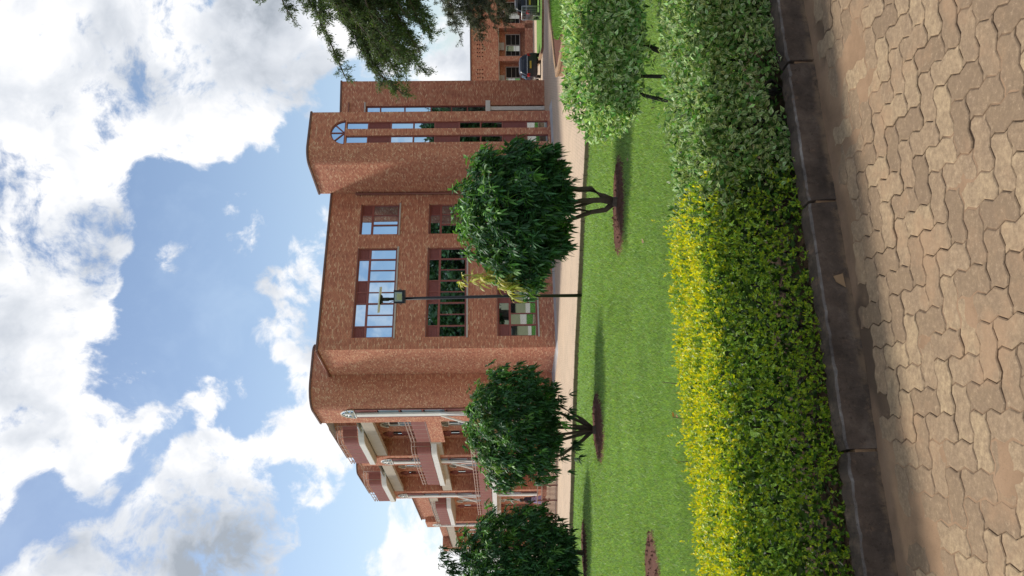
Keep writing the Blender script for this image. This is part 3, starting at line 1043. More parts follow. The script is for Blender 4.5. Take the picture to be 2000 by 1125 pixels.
def window_grid(P, s0, s1, z0, z1, cols, top, parent, depth=0.13, off=UP1, sill=True):
    """cols equal lights below a transom; top lists the upper row as (columns, 'g' or 'p')"""
    f = MB()
    t0, t1 = depth - .05, depth + .02
    fw = 0.055
    zt = z0 + (z1 - z0) * 0.70
    f.box(s0, s0 + fw, t0, t1, z0, z1, P=P); f.box(s1 - fw, s1, t0, t1, z0, z1, P=P)
    f.box(s0 + fw, s1 - fw, t0, t1, z0, z0 + fw * 1.4, P=P); f.box(s0 + fw, s1 - fw, t0, t1, z1 - fw, z1, P=P)
    f.box(s0 + fw, s1 - fw, t0 - .006, t1, zt - .05, zt + .05, P=P)
    w = (s1 - s0) / cols
    edges = [s0 + w * i for i in range(cols + 1)]
    half = []
    for i in range(1, cols):
        hw = 0.036 if i % 2 else 0.022
        f.box(edges[i] - hw, edges[i] + hw, t0 + .004, t1, z0 + fw * 1.4, zt - .05, P=P)
    k = 0
    spans = []
    for c, kind in top:
        spans.append((edges[k], edges[k + c], kind)); k += c
    for a, c, kind in spans[:-1]:
        f.box(c - .03, c + .03, t0 + .004, t1, zt + .05, z1 - fw, P=P)
    f.box(s0, s1, t1 + .05, t1 + .06, z0, z1, P=P, mi=1)
    win = f.build('window', [M['frame'], M['dark']], parent, off)
    for i in range(cols):
        add_pane(win, P, edges[i] + .02, edges[i + 1] - .02, z0 + .03, zt - .03, depth - .012, off)
    for a, c, kind in spans:
        (add_pane if kind == 'g' else add_louvre)(win, P, a + .02, c - .02, zt + .03, z1 - .03, depth - .012, off)
    if sill:
        b = MB(); b.box(s0 - .05, s1 + .05, -.06, depth, z0 - .075, z0 - .002, P=P); b.build('sill', M['sill'], win, off)
        b = MB(); b.box(s0, s1, -.012, .03, z1, z1 + .05, P=P); b.build('head_flashing', M['pipe'], win, off)
    return win

# main block: front runs from a = -2.83 to 5.49
Fm = Face((0, 0), (1, 0))
BIG, SMALL = (-2.25, 2.38), (3.14, 4.83)
rows = [(6.47, 8.30), (3.18, 4.99), (-0.07, 1.73)]
wall('wall', Fm, -2.83, 5.49, -1.9, 9.80, [(a, c, z0, z1) for (z0, z1) in rows for (a, c) in (BIG, SMALL)], parent=bld)
for (z0, z1) in rows:
    window_grid(Fm, *BIG, z0, z1, 8, [(1, 'p'), (2, 'g'), (1, 'p'), (1, 'p'), (2, 'g'), (1, 'p')], bld)
    window_grid(Fm, *SMALL, z0, z1, 3, [(2, 'g'), (1, 'p')], bld)
Fl = Face((-2.83, 3.12), (0, -1))
wall('wall', Fl, 0, 3.12, -1.9, 9.80, parent=bld, u0=3.3)
coping([(-2.83, 3.12), (-2.83, 0), (5.49, 0)], 9.80, bld)
roof([(-2.83, 0), (5.49, 0), (5.49, 3.1), (-2.83, 3.12)], 9.6, bld)

# rounded bastion on the left, taller, set back
bp = [(-4.23, 6.2)] + arc(-3.10, 4.25, 1.13, 180, 270, 14) + [(-1.6, 3.12)] + arc(-1.6, 3.62, 0.5, 270, 360, 6) + [(-1.1, 9.0)]
arc1 = arc(-3.10, 4.25, 1.13, 180, 270, 14)
Fb = Face((-4.23, 6.2), (0, -1))
wall('wall', Fb, 0, 1.95, -1.9, 10.70, parent=bld)
curved('rounded_wall', arc1, -1.9, 10.70, parent=bld, u0=1.95)
Fb2 = Face((-3.10, 3.12), (1, 0))
wall('wall', Fb2, 0, 1.5, -1.9, 10.70, parent=bld, u0=3.725)
curved('rounded_wall', arc(-1.6, 3.62, 0.5, 270, 360, 6) + [(-1.1, 9.0)], 9.0, 10.70, parent=bld, u0=5.2)
coping(bp, 10.70, bld)
roof(bp + [(-4.23, 9.0)], 10.5, bld)
wall('wall', Face((-4.23, 6.2), (1, 0)), 0, 1.0, -1.9, 10.70, parent=bld)

# lancet light with a white post on the flank of the bastion and on each pier behind
def lancet_bay(o, zt, parent, wide=1.0, braces=True):
    """o: (a, b) of the near end; the wall faces -a and the light runs along +b"""
    P = Face((o[0], o[1] + wide), (0, -1))
    f = MB()
    w = wide
    f.box(0, w, -.02, .05, -0.9, zt, P=P, mi=1)
    for s in (0.0, w - .05): f.box(s, s + .05, -.05, -.02, -0.9, zt, P=P)
    z = zt - 1.05
    k = 0
    while z > -0.5:
        f.box(.05, w - .05, -.045, -.02, z - .03, z + .03, P=P); z -= 1.12
    win = f.build('lancet_window', [M['frame'], M['dark']], parent, UP1)
    b = MB(); b.box(w * .34, w * .66, -.14, -.046, -0.9, zt - .06, P=P); b.build('white_post', M['white'], win, UP1)
    z = zt
    k = 0
    while z > 0.2:
        zz = z - 1.05
        for (s0, s1) in ((.05, w * .34), (w * .66, w - .05)):
            if k == 0 or k == 4: add_louvre(win, P, s0, s1, zz + .05, z - .02, -.03)
            else: add_pane(win, P, s0, s1, zz + .05, z - .05, -.03)
        z -= 1.12; k += 1
    if braces:
        b = MB()
        for s0, s1 in ((w * .34, -.1), (w * .66, w + .1)):
            b.hexa([P(s1 - .04, -.42, 3.3), P(s1 + .04, -.42, 3.3), P(s1 + .04, -.34, 3.3), P(s1 - .04, -.34, 3.3),
                    P(s0 - .04, -.16, 4.6), P(s0 + .04, -.16, 4.6), P(s0 + .04, -.08, 4.6), P(s0 - .04, -.08, 4.6)])
        b.build('slanted_bar', M['white'], win, UP1)
    # pointed head with white tracery
    b = MB()
    n = 8
    h = w * 0.56
    prof = []
    for i in range(n + 1):
        t = i / n
        prof.append((w * .5 * t ** 1.6, zt + .05 + h * math.sin(t * math.pi / 2) ** 0.9))
    outline = [(s, z) for s, z in prof] + [(w - s, z) for s, z in reversed(prof[:-1])]
    b.poly([P(s, -.03, z) for s, z in outline])
    hd = b.build('pointed_head', M['glass'], win, UP1)
    t = MB()
    for (s0, z0), (s1, z1) in zip(outline[:-1], outline[1:]):
        t.tube([P(s0, -.05, z0), P(s1, -.05, z1)], .035, 5)
    for (p, q) in (((.5, .05), (.5, .95)), ((.12, .25), (.8, .62)), ((.88, .25), (.2, .62)), ((.3, .05), (.62, .8)), ((.7, .05), (.38, .8)), ((.02, .05), (.98, .05))):
        t.tube([P(p[0] * w, -.05, zt + p[1] * h), P(q[0] * w, -.05, zt + q[1] * h)], .03, 5)
    t.build('tracery', M['white'], win, UP1)
    return win
lancet_bay((-4.23, 4.10), 8.75, bld, 1.15)

# tower on the right
TF = -3.05
tp = [(5.49, 0.0)] + arc(6.14, -2.40, 0.65, 180, 270, 10) + [(8.06, TF), (8.06, 1.5)]
Ft = Face((0, TF), (1, 0))
S1, S2 = (6.27, 6.69), (7.07, 7.49)
fan = (6.20, 7.58, 8.77, 9.46)
wall('wall', Ft, 6.14, 8.06, -1.9, 10.40, [(*S1, -0.72, 8.71), (*S2, -0.72, 8.71), fan], depth=.12, parent=bld, u0=5.0)
curved('rounded_wall', arc(6.14, -2.40, 0.65, 180, 270, 10), -1.9, 10.40, parent=bld, u0=2.0)
wall('wall', Face((5.49, 0), (0, -1)), 0, 2.40, -1.9, 10.40, parent=bld)
wall('wall', Face((8.06, TF), (0, 1)), 0, 6.5, -1.9, 10.40, parent=bld)
coping(tp, 10.40, bld)
roof(tp, 10.2, bld)
# spandrels of the fanlight
b = MB()
n = 12
fc, fr, fz = (fan[0] + fan[1]) / 2, (fan[1] - fan[0]) / 2, fan[2]
for i in range(2 * n):
    a0, a1 = math.pi * i / (2 * n), math.pi * (i + 1) / (2 * n)
    p0, p1 = (fc + fr * math.cos(a0), fz + fr * math.sin(a0)), (fc + fr * math.cos(a1), fz + fr * math.sin(a1))
    q0, q1 = (p0[0], fan[3]), (p1[0], fan[3])
    if abs(q0[1] - p0[1]) + abs(q1[1] - p1[1]) > 1e-4:
        b.poly([Ft(p0[0], 0, p0[1]), Ft(q0[0], 0, q0[1]), Ft(q1[0], 0, q1[1]), Ft(p1[0], 0, p1[1])][::-1], uv=[(5 + p1[0], p1[1]), (5 + q1[0], q1[1]), (5 + q0[0], q0[1]), (5 + p0[0], p0[1])])
    b.poly([Ft(p0[0], 0, p0[1]), Ft(p1[0], 0, p1[1]), Ft(p1[0], .12, p1[1]), Ft(p0[0], .12, p0[1])])
b.build('arch_spandrel', M['brick'], bld, UP1)
f = MB()
for i in range(24):
    a0, a1 = math.pi * i / 24, math.pi * (i + 1) / 24
    c = lambda a, r, t: Ft(fc + r * math.cos(a), t, fz + r * math.sin(a))
    f.hexa([c(a0, fr - .05, .05), c(a0, fr, .05), c(a0, fr, .12), c(a0, fr - .05, .12), c(a1, fr - .05, .05), c(a1, fr, .05), c(a1, fr, .12), c(a1, fr - .05, .12)])
f.box(fan[0], fan[1], .05, .12, fz, fz + .05, P=Ft)
for a in (45, 90, 135):
    d = Vector((math.cos(R(a)), math.sin(R(a))))
    e = Vector((-d.y, d.x)) * .025
    q = lambda r, s, t: Ft(fc + d.x * r + e.x * s, t, fz + .03 + d.y * r + e.y * s)
    f.hexa([q(.06, -1, .055), q(.06, 1, .055), q(.06, 1, .115), q(.06, -1, .115), q(fr - .05, -1, .055), q(fr - .05, 1, .055), q(fr - .05, 1, .115), q(fr - .05, -1, .115)])
f.box(fan[0], fan[1], .2, .21, fz, fan[3], P=Ft, mi=1)
fw = f.build('fanlight', [M['frame'], M['dark']], bld, UP1)
for a0 in (0, 45, 90, 135):
    b = MB()
    pts = [Ft(fc + .04 * math.cos(R(a0 + 22)), .09, fz + .04 + .04 * math.sin(R(a0 + 22)))]
    for i in range(6):
        a = R(a0 + 2 + 41 * i / 5)
        pts.append(Ft(fc + (fr - .03) * math.cos(a), .09 + random.gauss(0, .002), fz + .01 + (fr - .04) * math.sin(a)))
    b.poly(pts)
    b.build('pane', M['glass'], fw, UP1)
zz = [(8.70, 7.72, 'g'), (7.70, 6.66, 'p'), (6.64, 5.60, 'g'), (5.56, 4.60, 'g'), (4.58, 3.46, 'p'), (3.44, 2.46, 'g'), (2.40, 1.43, 'g'), (1.41, 0.30, 'p'), (0.27, -0.70, 'g')]
for (s0, s1) in (S1, S2):
    f = MB()
    f.box(s0, s0 + .04, .05, .12, -.72, 8.71, P=Ft); f.box(s1 - .04, s1, .05, .12, -.72, 8.71, P=Ft)
    for z1, z0, kind in zz:
        f.box(s0 + .04, s1 - .04, .052, .12, z0 - .045, z0 + .02, P=Ft)
    f.box(s0, s1, .2, .21, -.72, 8.71, P=Ft, mi=1)
    win = f.build('strip_window', [M['frame'], M['dark']], bld, UP1)
    for z1, z0, kind in zz:
        (add_pane if kind == 'g' else add_louvre)(win, Ft, s0 + .035, s1 - .035, z0 + .015, z1 - .02, .085)

# wing set back to the right of the tower
wd = Vector((1.6, -0.45)).normalized()
Fw = Face((14.6 - wd.x * 8, 2.3 - wd.y * 8), (wd.x, wd.y))
wall('wall', Fw, 0, 8.0, -2.2, 10.40, [(5.6, 6.50, 2.3, 9.02), (5.6, 6.50, -1.0, 2.0)], depth=.2, parent=bld)
wall('wall', Face((14.6, 2.3), (-Fw.d.y, Fw.d.x)), 0, 9.0, -2.2, 10.40, parent=bld)
coping([Fw(0, 0, 0)[:2], Fw(8.0, 0, 0)[:2], (14.6 - Fw.d.y * 9, 2.3 + Fw.d.x * 9)], 10.40, bld)
roof([Fw(0, 0, 0)[:2], Fw(8, 0, 0)[:2], (14.6 - Fw.d.y * 9, 2.3 + Fw.d.x * 9), Fw(0, 9, 0)[:2]], 10.2, bld)
f = MB()
f.box(5.6, 5.65, .10, .17, 2.3, 9.02, P=Fw); f.box(6.45, 6.50, .10, .17, 2.3, 9.02, P=Fw)
zs = [9.02, 8.25, 6.88, 5.4, 4.25, 3.35, 2.3]
for z in zs[:-1]: f.box(5.65, 6.45, .102, .17, z - .07, z, P=Fw)
f.box(5.6, 6.50, .25, .26, 2.3, 9.02, P=Fw, mi=1)
win = f.build('strip_window', [M['frame'], M['dark']], bld, UP1)
for z1, z0 in zip(zs[:-1], zs[1:]): add_pane(win, Fw, 5.63, 6.47, z0 + .01, z1 - .05, .14)
b = MB(); b.box(5.2, 6.74, -.12, .2, 2.02, 2.28, P=Fw); b.build('lintel', M['white'], bld, UP1)
b = MB(); b.box(6.18, 6.40, -.05, .15, -1.4, 2.02, P=Fw); b.build('white_post', M['white'], bld, UP1)
b = MB(); b.box(5.2, 6.70, -.06, .02, 9.04, 9.12, P=Fw); b.build('ledge', M['sill'], bld, UP1)
b = MB(); b.box(5.2, 6.70, -.08, .02, 9.95, 10.02, P=Fw); b.build('ledge', M['pipe'], bld, UP1)
b = MB(); b.box(5.6, 6.50, .2, .26, -1.4, 2.0, P=Fw); b.build('door_recess', M['dark'], bld, UP1)

# rainwater pipes
b = MB(); b.tube([(5.40, -.09, 8.65), (5.40, -.09, -1.0)], .055, 8)
for z in (8.4, 6.4, 4.4, 2.4, .4): b.box(5.33, 5.47, -.1, .0, z, z + .05)
b.build('rain_pipe', M['pipe'], bld, UP1)
b = MB(); b.tube([(-2.90, 0.02, 9.84), (-2.90, 3.06, 9.84)], .05, 8); b.build('gutter', M['pipe'], bld, UP1)

# concrete apron along the foot
ap = [(-4.9, 6.2), (-4.9, 4.0), (-4.3, 2.6), (-3.45, 2.4), (-3.45, -.65), (4.9, -.65), (4.9, -3.7), (8.3, -3.7), (8.3, -3.0), (-2.8, 3.3)]
b = MB()
outer = ap[:8]
inner = [(-4.2, 6.2), (-4.2, 4.2), (-3.6, 3.2), (-2.8, 3.1), (-2.8, 0.03), (5.5, 0.03), (5.5, -2.9), (8.3, -3.02)]
for i in range(7):
    o0, o1, i0, i1 = outer[i], outer[i + 1], inner[i], inner[i + 1]
    b.poly([(*o0, -.93), (*o1, -.93), (*i1, -.83), (*i0, -.83)])
    b.poly([(*o0, -1.2), (*o1, -1.2), (*o1, -.93), (*o0, -.93)])
b.build('apron', M['apron'], bld, UP1)

# ------------------------------------------------------------------ balcony wing, stepping away to the left
wing = empty('balcony_wing', (BX, BY, -1.0), YAW, label='brick balcony wing with white rounded balcony slabs stepping away behind the small trees', cat='building')
AW, AP = -3.2, -4.2
def bay(b0, b1, ztop, floors):
    """recess from b0 to b1 with its back wall at AW, then a pier 2.1 m long out to AP"""
    Pb = Face((AW, b1), (0, -1))
    L = b1 - b0
    wins = []
    for zf in floors:
        wins += [(2.35, 3.20, zf + .25, zf + 2.30), (.55, 1.45, zf + .02, zf + 2.30)]
    wall('wall', Pb, 0, L, -1.9, ztop, wins, depth=.12, parent=wing)
    for (s0, s1, z0, z1) in wins:
        door = z0 % 1 < 1 and abs((s1 - s0) - .9) < .01
        f = MB()
        for s in (s0, s1 - .07): f.box(s, s + .07, .03, .12, z0, z1, P=Pb)
        f.box(s0, s1, .03, .12, z1 - .07, z1, P=Pb); f.box(s0, s1, .03, .12, z0, z0 + .06, P=Pb)
        f.box(s0 + .07, s1 - .07, .05, .10, z1 - .62, z1 - .55, P=Pb)
        f.box(s0, s1, .16, .17, z0, z1, P=Pb, mi=1)
        w = f.build('lancet_door' if door else 'lancet_window', [M['frame'] if door else M['white'], M['dark']], wing, UP1)
        if door:
            b = MB(); b.box(s0 + .07, s1 - .07, .06, .10, z0 + .06, z1 - .62, P=Pb); b.build('door_leaf', M['frame'], w, UP1)
        else:
            add_pane(w, Pb, s0 + .06, (s0 + s1) / 2 - .02, z0 + .05, z1 - .63, .08); add_pane(w, Pb, (s0 + s1) / 2 + .02, s1 - .06, z0 + .05, z1 - .63, .08)
            b = MB(); b.box((s0 + s1) / 2 - .03, (s0 + s1) / 2 + .03, .03, .12, z0 + .05, z1 - .63, P=Pb); b.build('mullion', M['white'], w, UP1)
        # round head
        b = MB()
        n = 8; c, r = (s0 + s1) / 2, (s1 - s0) / 2
        pts = [(c + r * math.cos(math.pi * i / n), z1 + r * math.sin(math.pi * i / n)) for i in range(n + 1)]
        for (p, q) in zip(pts[:-1], pts[1:]):
            b.tube([Pb(p[0], -.01, p[1]), Pb(q[0], -.01, q[1])], .05, 5)
        b.poly([Pb(p[0], -.004, p[1]) for p in pts], mi=1)
        b.tube([Pb(c, -.012, z1), Pb(c, -.012, z1 + r)], .03, 5)
        b.build('arched_head', [M['frame'] if door else M['white'], M['frame'] if door else M['dark']], w, UP1)
    # pier: front and flank
    wall('wall', Face((AP, b1), (1, 0)), 0, AW - AP, -1.9, ztop, parent=wing)
    wall('wall', Face((AP, b1 + 2.1), (0, -1)), 0, 2.1, -1.9, ztop, parent=wing)
    lancet_bay((AP, b1 + .55), ztop - 1.9 if ztop > 9 else ztop - 1.2, wing, 1.1, braces=ztop > 9)
    wall('wall', Face((AP, b1 + 2.1), (1, 0)), 0, AW - AP, -1.9, ztop, parent=wing)
    # beams that carry the floors across the recess
    for zf in floors[1:] + [ztop - 1.1 if ztop > 9 else ztop - .9]:
        b = MB(); b.box(AP + .02, AP + .28, b0 - .3, b1, zf - .62, zf - .02)
        b.build('floor_beam', M['soffit_tan'], wing, UP1)
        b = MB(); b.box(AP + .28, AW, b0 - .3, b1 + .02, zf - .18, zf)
        b.build('soffit', M['soffit_tan'], wing, UP1)
F3 = [-0.95, 2.25, 5.55]
bay(6.2, 12.6, 9.9, F3)
bay(14.7, 21.5, 9.9, F3)
bay(23.6, 32.0, 7.6, F3[:2])
bay(34.1, 44.0, 7.0, F3[:2])
for b0, b1, zt in ((6.2, 14.7, 9.9), (14.7, 23.6, 9.9), (23.6, 34.1, 7.6), (34.1, 46.1, 7.0)):
    roof([(AP, b0), (AW + 6, b0), (AW + 6, b1), (AP, b1)], zt - .9, wing)

def slab_path(b0, b1, a_out, rr=0.9, a_in=AW):
    p = [(a_in, b0 - .45)]
    p += [(a_out + .62, b0 - .30)] + arc(a_out + rr, b0 + rr, rr, 250, 180, 8) + [(a_out, b1 - .25)] + arc(a_out + .25, b1 - .25, .25, 180, 90, 4) + [(a_in, b1)]
    return p

def balcony(b0, b1, zs, a_out=-4.62, th=0.30, parapet=None, panel_from=0.0):
    p = slab_path(b0, b1, a_out)
    b = MB()
    b.ring(p[::-1], zs - th, zs)
    bal = b.build('balcony', M['white'], wing, UP1)
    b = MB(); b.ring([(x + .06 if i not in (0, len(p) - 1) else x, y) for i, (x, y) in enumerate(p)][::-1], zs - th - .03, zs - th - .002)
    b.build('soffit', M['soffit_tan'], bal, UP1)
    path = [Vector((x + .08, y, 0)) for x, y in p[1:-1]]
    rails = MB()
    for h, r in ((.92, .022), (1.08, .022)):
        rails.tube([q + Vector((0, 0, zs + h)) for q in path], r, 6)
    rails.build('handrail', M['pale_rail'], bal, UP1)
    # posts and maroon infill panels, one panel per post gap
    L = [0.0]
    for a, c in zip(path[:-1], path[1:]): L.append(L[-1] + (c - a).length)
    def at_len(s):
        for i in range(len(path) - 1):
            if s <= L[i + 1] + 1e-9:
                f = (s - L[i]) / max(1e-9, L[i + 1] - L[i])
                return path[i].lerp(path[i + 1], f)
        return path[-1]
    n = max(3, round(L[-1] / 0.78))
    ss = [L[-1] * i / n for i in range(n + 1)]
    for s in ss:
        q = at_len(s)
        b = MB(); b.tube([q + Vector((0, 0, zs)), q + Vector((0, 0, zs + 1.08))], .018, 6); b.build('rail_post', M['pale_rail'], bal, UP1)
    for s0, s1 in zip(ss[:-1], ss[1:]):
        k = 4
        b = MB()
        pts = [at_len(s0 + (s1 - s0) * (0.04 + .92 * i / k)) for i in range(k + 1)]
        for q0, q1 in zip(pts[:-1], pts[1:]):
            d = (q1 - q0).normalized(); nn = Vector((d.y, -d.x, 0)) * .012
            U = Vector((0, 0, 1))
            b.hexa([q0 - nn + U * (zs + .05), q1 - nn + U * (zs + .05), q1 + nn + U * (zs + .05), q0 + nn + U * (zs + .05),
                    q0 - nn + U * (zs + .80), q1 - nn + U * (zs + .80), q1 + nn + U * (zs + .80), q0 + nn + U * (zs + .80)])
        b.build('railing_panel', M['panel'], bal, UP1)
    return bal
balcony(8.0, 13.1, 9.18)
balcony(17.4, 23.0, 9.18)
balcony(10.2, 18.5, 5.50)
balcony(24.6, 31.6, 5.50)
balcony(9.8, 28.2, 2.22)
# rounded brick parapets of the roof rooms behind the rails
for b0, b1, z in ((8.1, 14.2, 10.75), (17.6, 23.4, 10.75), (24.2, 33.0, 7.95)):
    path = [(-3.55, b1)] + arc(-3.05, b0 + .7, .75, 180, 262, 8) + [(-2.0, b0 - .05)]
    path = [(-3.8, b1)] + [(x, y) for x, y in path[1:]]
    curved('parapet', path, z - 2.2, z, 'brick', wing)
    coping(path, z, wing, h=.08)
# railings across the open part of the second floor, on a brick beam
for b0, b1, zf in ((6.2, 10.0, 5.45), (6.2, 9.6, 2.2)):
    P = Face((AP, b1), (0, -1))
    wall('spandrel', P, 0, b1 - b0, zf - .75, zf, parent=wing)
    bal = MB(); bal.box(0, b1 - b0, 0, .12, zf, zf + .06, P=P)
    bal = bal.build('balcony', M['rail'], wing, UP1)
    b = MB()
    for h in (.92, 1.08): b.box(0, b1 - b0, .03, .07, zf + h, zf + h + .04, P=P)
    b.build('handrail', M['pale_rail'], bal, UP1)
    n = 5
    for i in range(n):
        s0, s1 = (b1 - b0) * i / n, (b1 - b0) * (i + 1) / n
        b = MB(); b.box(s0 + .03, s1 - .03, .03, .06, zf + .08, zf + .80, P=P); b.build('railing_panel', M['panel'], bal, UP1)
        b = MB(); b.box(s0 - .02, s0 + .02, .03, .07, zf + .06, zf + 1.1, P=P); b.build('rail_post', M['pale_rail'], bal, UP1)

# ------------------------------------------------------------------ single-storey brick hall far right
hall = empty('brick_hall', (16.0, 74.0, -1.8), R(1.0), label='low single storey brick hall with pierced parapet and deep window bays behind the parked car', cat='building')
Ph = Face((-14, 0), (1, 0))
HZ = (0, 0, 0)
ops = []
for k in range(9):
    x0 = 1.0 + k * 3.0
    ops.append((x0, x0 + 2.45, 1.15, 3.15))
b = MB()
# pierced parapet: openings of one brick each
holes = []
for k in range(9):
    x0 = 0.9 + k * 3.0
    for i in range(6):
        for zr in (4.55, 4.80, 5.0): 
            if zr == 4.55 or (i < 6): holes.append((x0 + i * .36, x0 + i * .36 + .13, zr, zr + .09))
wall('parapet', Ph, 0, 30, 3.15, 5.6, holes, depth=.2, parent=hall, off=HZ)
b.box(0, 30, .2, .24, 3.15, 5.6, P=Ph); b.build('parapet_back', M['dark'], hall, HZ)
b = MB(); b.box(-.1, 30.1, -.12, .4, 5.6, 5.72, P=Ph); b.build('coping', M['coping'], hall, HZ)
wall('wall', Face((-14, 1.1), (1, 0)), 0, 30, -.5, 3.15, [(o[0] + .3, o[1] - .1, 1.15, 2.5) for o in ops], parent=hall, off=HZ)
P2 = Face((-14, 1.1), (1, 0))
for o in ops:
    s0, s1 = o[0] + .3, o[1] - .1
    f = MB()
    for s in (s0, (s0 + s1) / 2 - .03, s1 - .06): f.box(s, s + .06, .05, .12, 1.15, 2.5, P=P2)
    f.box(s0, s1, .05, .12, 2.44, 2.5, P=P2); f.box(s0, s1, .05, .12, 1.15, 1.21, P=P2)
    for z in (1.55, 1.95): f.box(s0, s1, .06, .10, z, z + .03, P=P2)
    f.box(s0, s1, .3, .32, 1.15, 2.5, P=P2, mi=1)
    w = f.build('window', [M['sill'], M['dark']], hall, HZ)
    add_pane(w, P2, s0 + .5, s0 + 1.0, 1.2, 2.45, .11, HZ)
    b = MB(); b.box(s0 - .1, s1 + .1, -.1, .02, 1.05, 1.14, P=P2); b.build('sill', M['pipe'], w, HZ)
    b = MB(); b.box(o[0] - .45, o[0] - .02, 0, 1.1, -.5, 3.15, P=Ph); b.build('pier', M['brick'], hall, HZ)
    b = MB(); b.box(o[0] + .8, o[0] + 1.5, .9, .95, 2.6, 3.1, P=Ph); b.build('roller_blind', M['sill'], w, HZ)
wall('plinth', Ph, 0, 30, -.5, .75, parent=hall, off=HZ)
b = MB(); b.box(0, 30, 0, 1.1, 3.10, 3.14, P=Ph); b.build('soffit', M['soffit_tan'], hall, HZ)
b = MB(); b.box(0, 30, .24, 9, 5.3, 5.35, P=Ph); b.build('roof', M['apron'], hall, HZ)

# ------------------------------------------------------------------ hedges along the kerb
def kpts(k, n, z):
    return np.stack([K0.x + KV.x * k + KN.x * n, K0.y + KV.y * k + KN.y * n, z], 1)
KVn, KNn = np.array(KV), np.array(KN)

def box_shell(n, k0, k1, n0, n1, z0, z1, rough=0.05, decay=0.06, ends=True):
    """points in the outer layer of a clipped hedge, with outward normals and depth"""
    aF, aT, aE, aB = (k1 - k0) * (z1 - z0), (k1 - k0) * (n1 - n0), (n1 - n0) * (z1 - z0), (k1 - k0) * (z1 - z0) * .35
    w = np.array([aF * 1.3, aT * 1.3, aE if ends else 0, aE if ends else 0, aB]); w /= w.sum()
    side = rng.choice(5, n, p=w)
    k, q, z = rng.uniform(k0, k1, n), rng.uniform(n0, n1, n), rng.uniform(z0, z1, n)
    N = np.zeros((n, 3))
    dep = rng.exponential(decay, n)
    bumps = np.array([mnoise.fractal(Vector((a * 3.2, b * 3.2 + s * 7, c * 3.2)), 1, 2, 3) for a, b, c, s in zip(k, q, z, side)]) * rough
    d = dep - bumps
    for s, (axis, sign, val) in enumerate(((1, -1, n0), (2, 1, z1), (0, -1, k0), (0, 1, k1), (1, 1, n1))):
        m = side == s
        N[m, axis] = sign
        arr = (k, q, z)[axis]
        arr[m] = val - sign * d[m]
    # soften the long edges
    e = 0.07
    top = (z > z1 - e) & (side == 0)
    q[top] += (z[top] - (z1 - e)) ** 2 / e * 1.2
    tf = (q < n0 + e) & (side == 1)
    z[tf] -= ((n0 + e) - q[tf]) ** 2 / e * 1.2
    return k, q, z, N, dep, side

def to_world_dir(N): return N[:, :1] * KVn + N[:, 1:2] * KNn + N[:, 2:] * np.array([0, 0, 1.0])

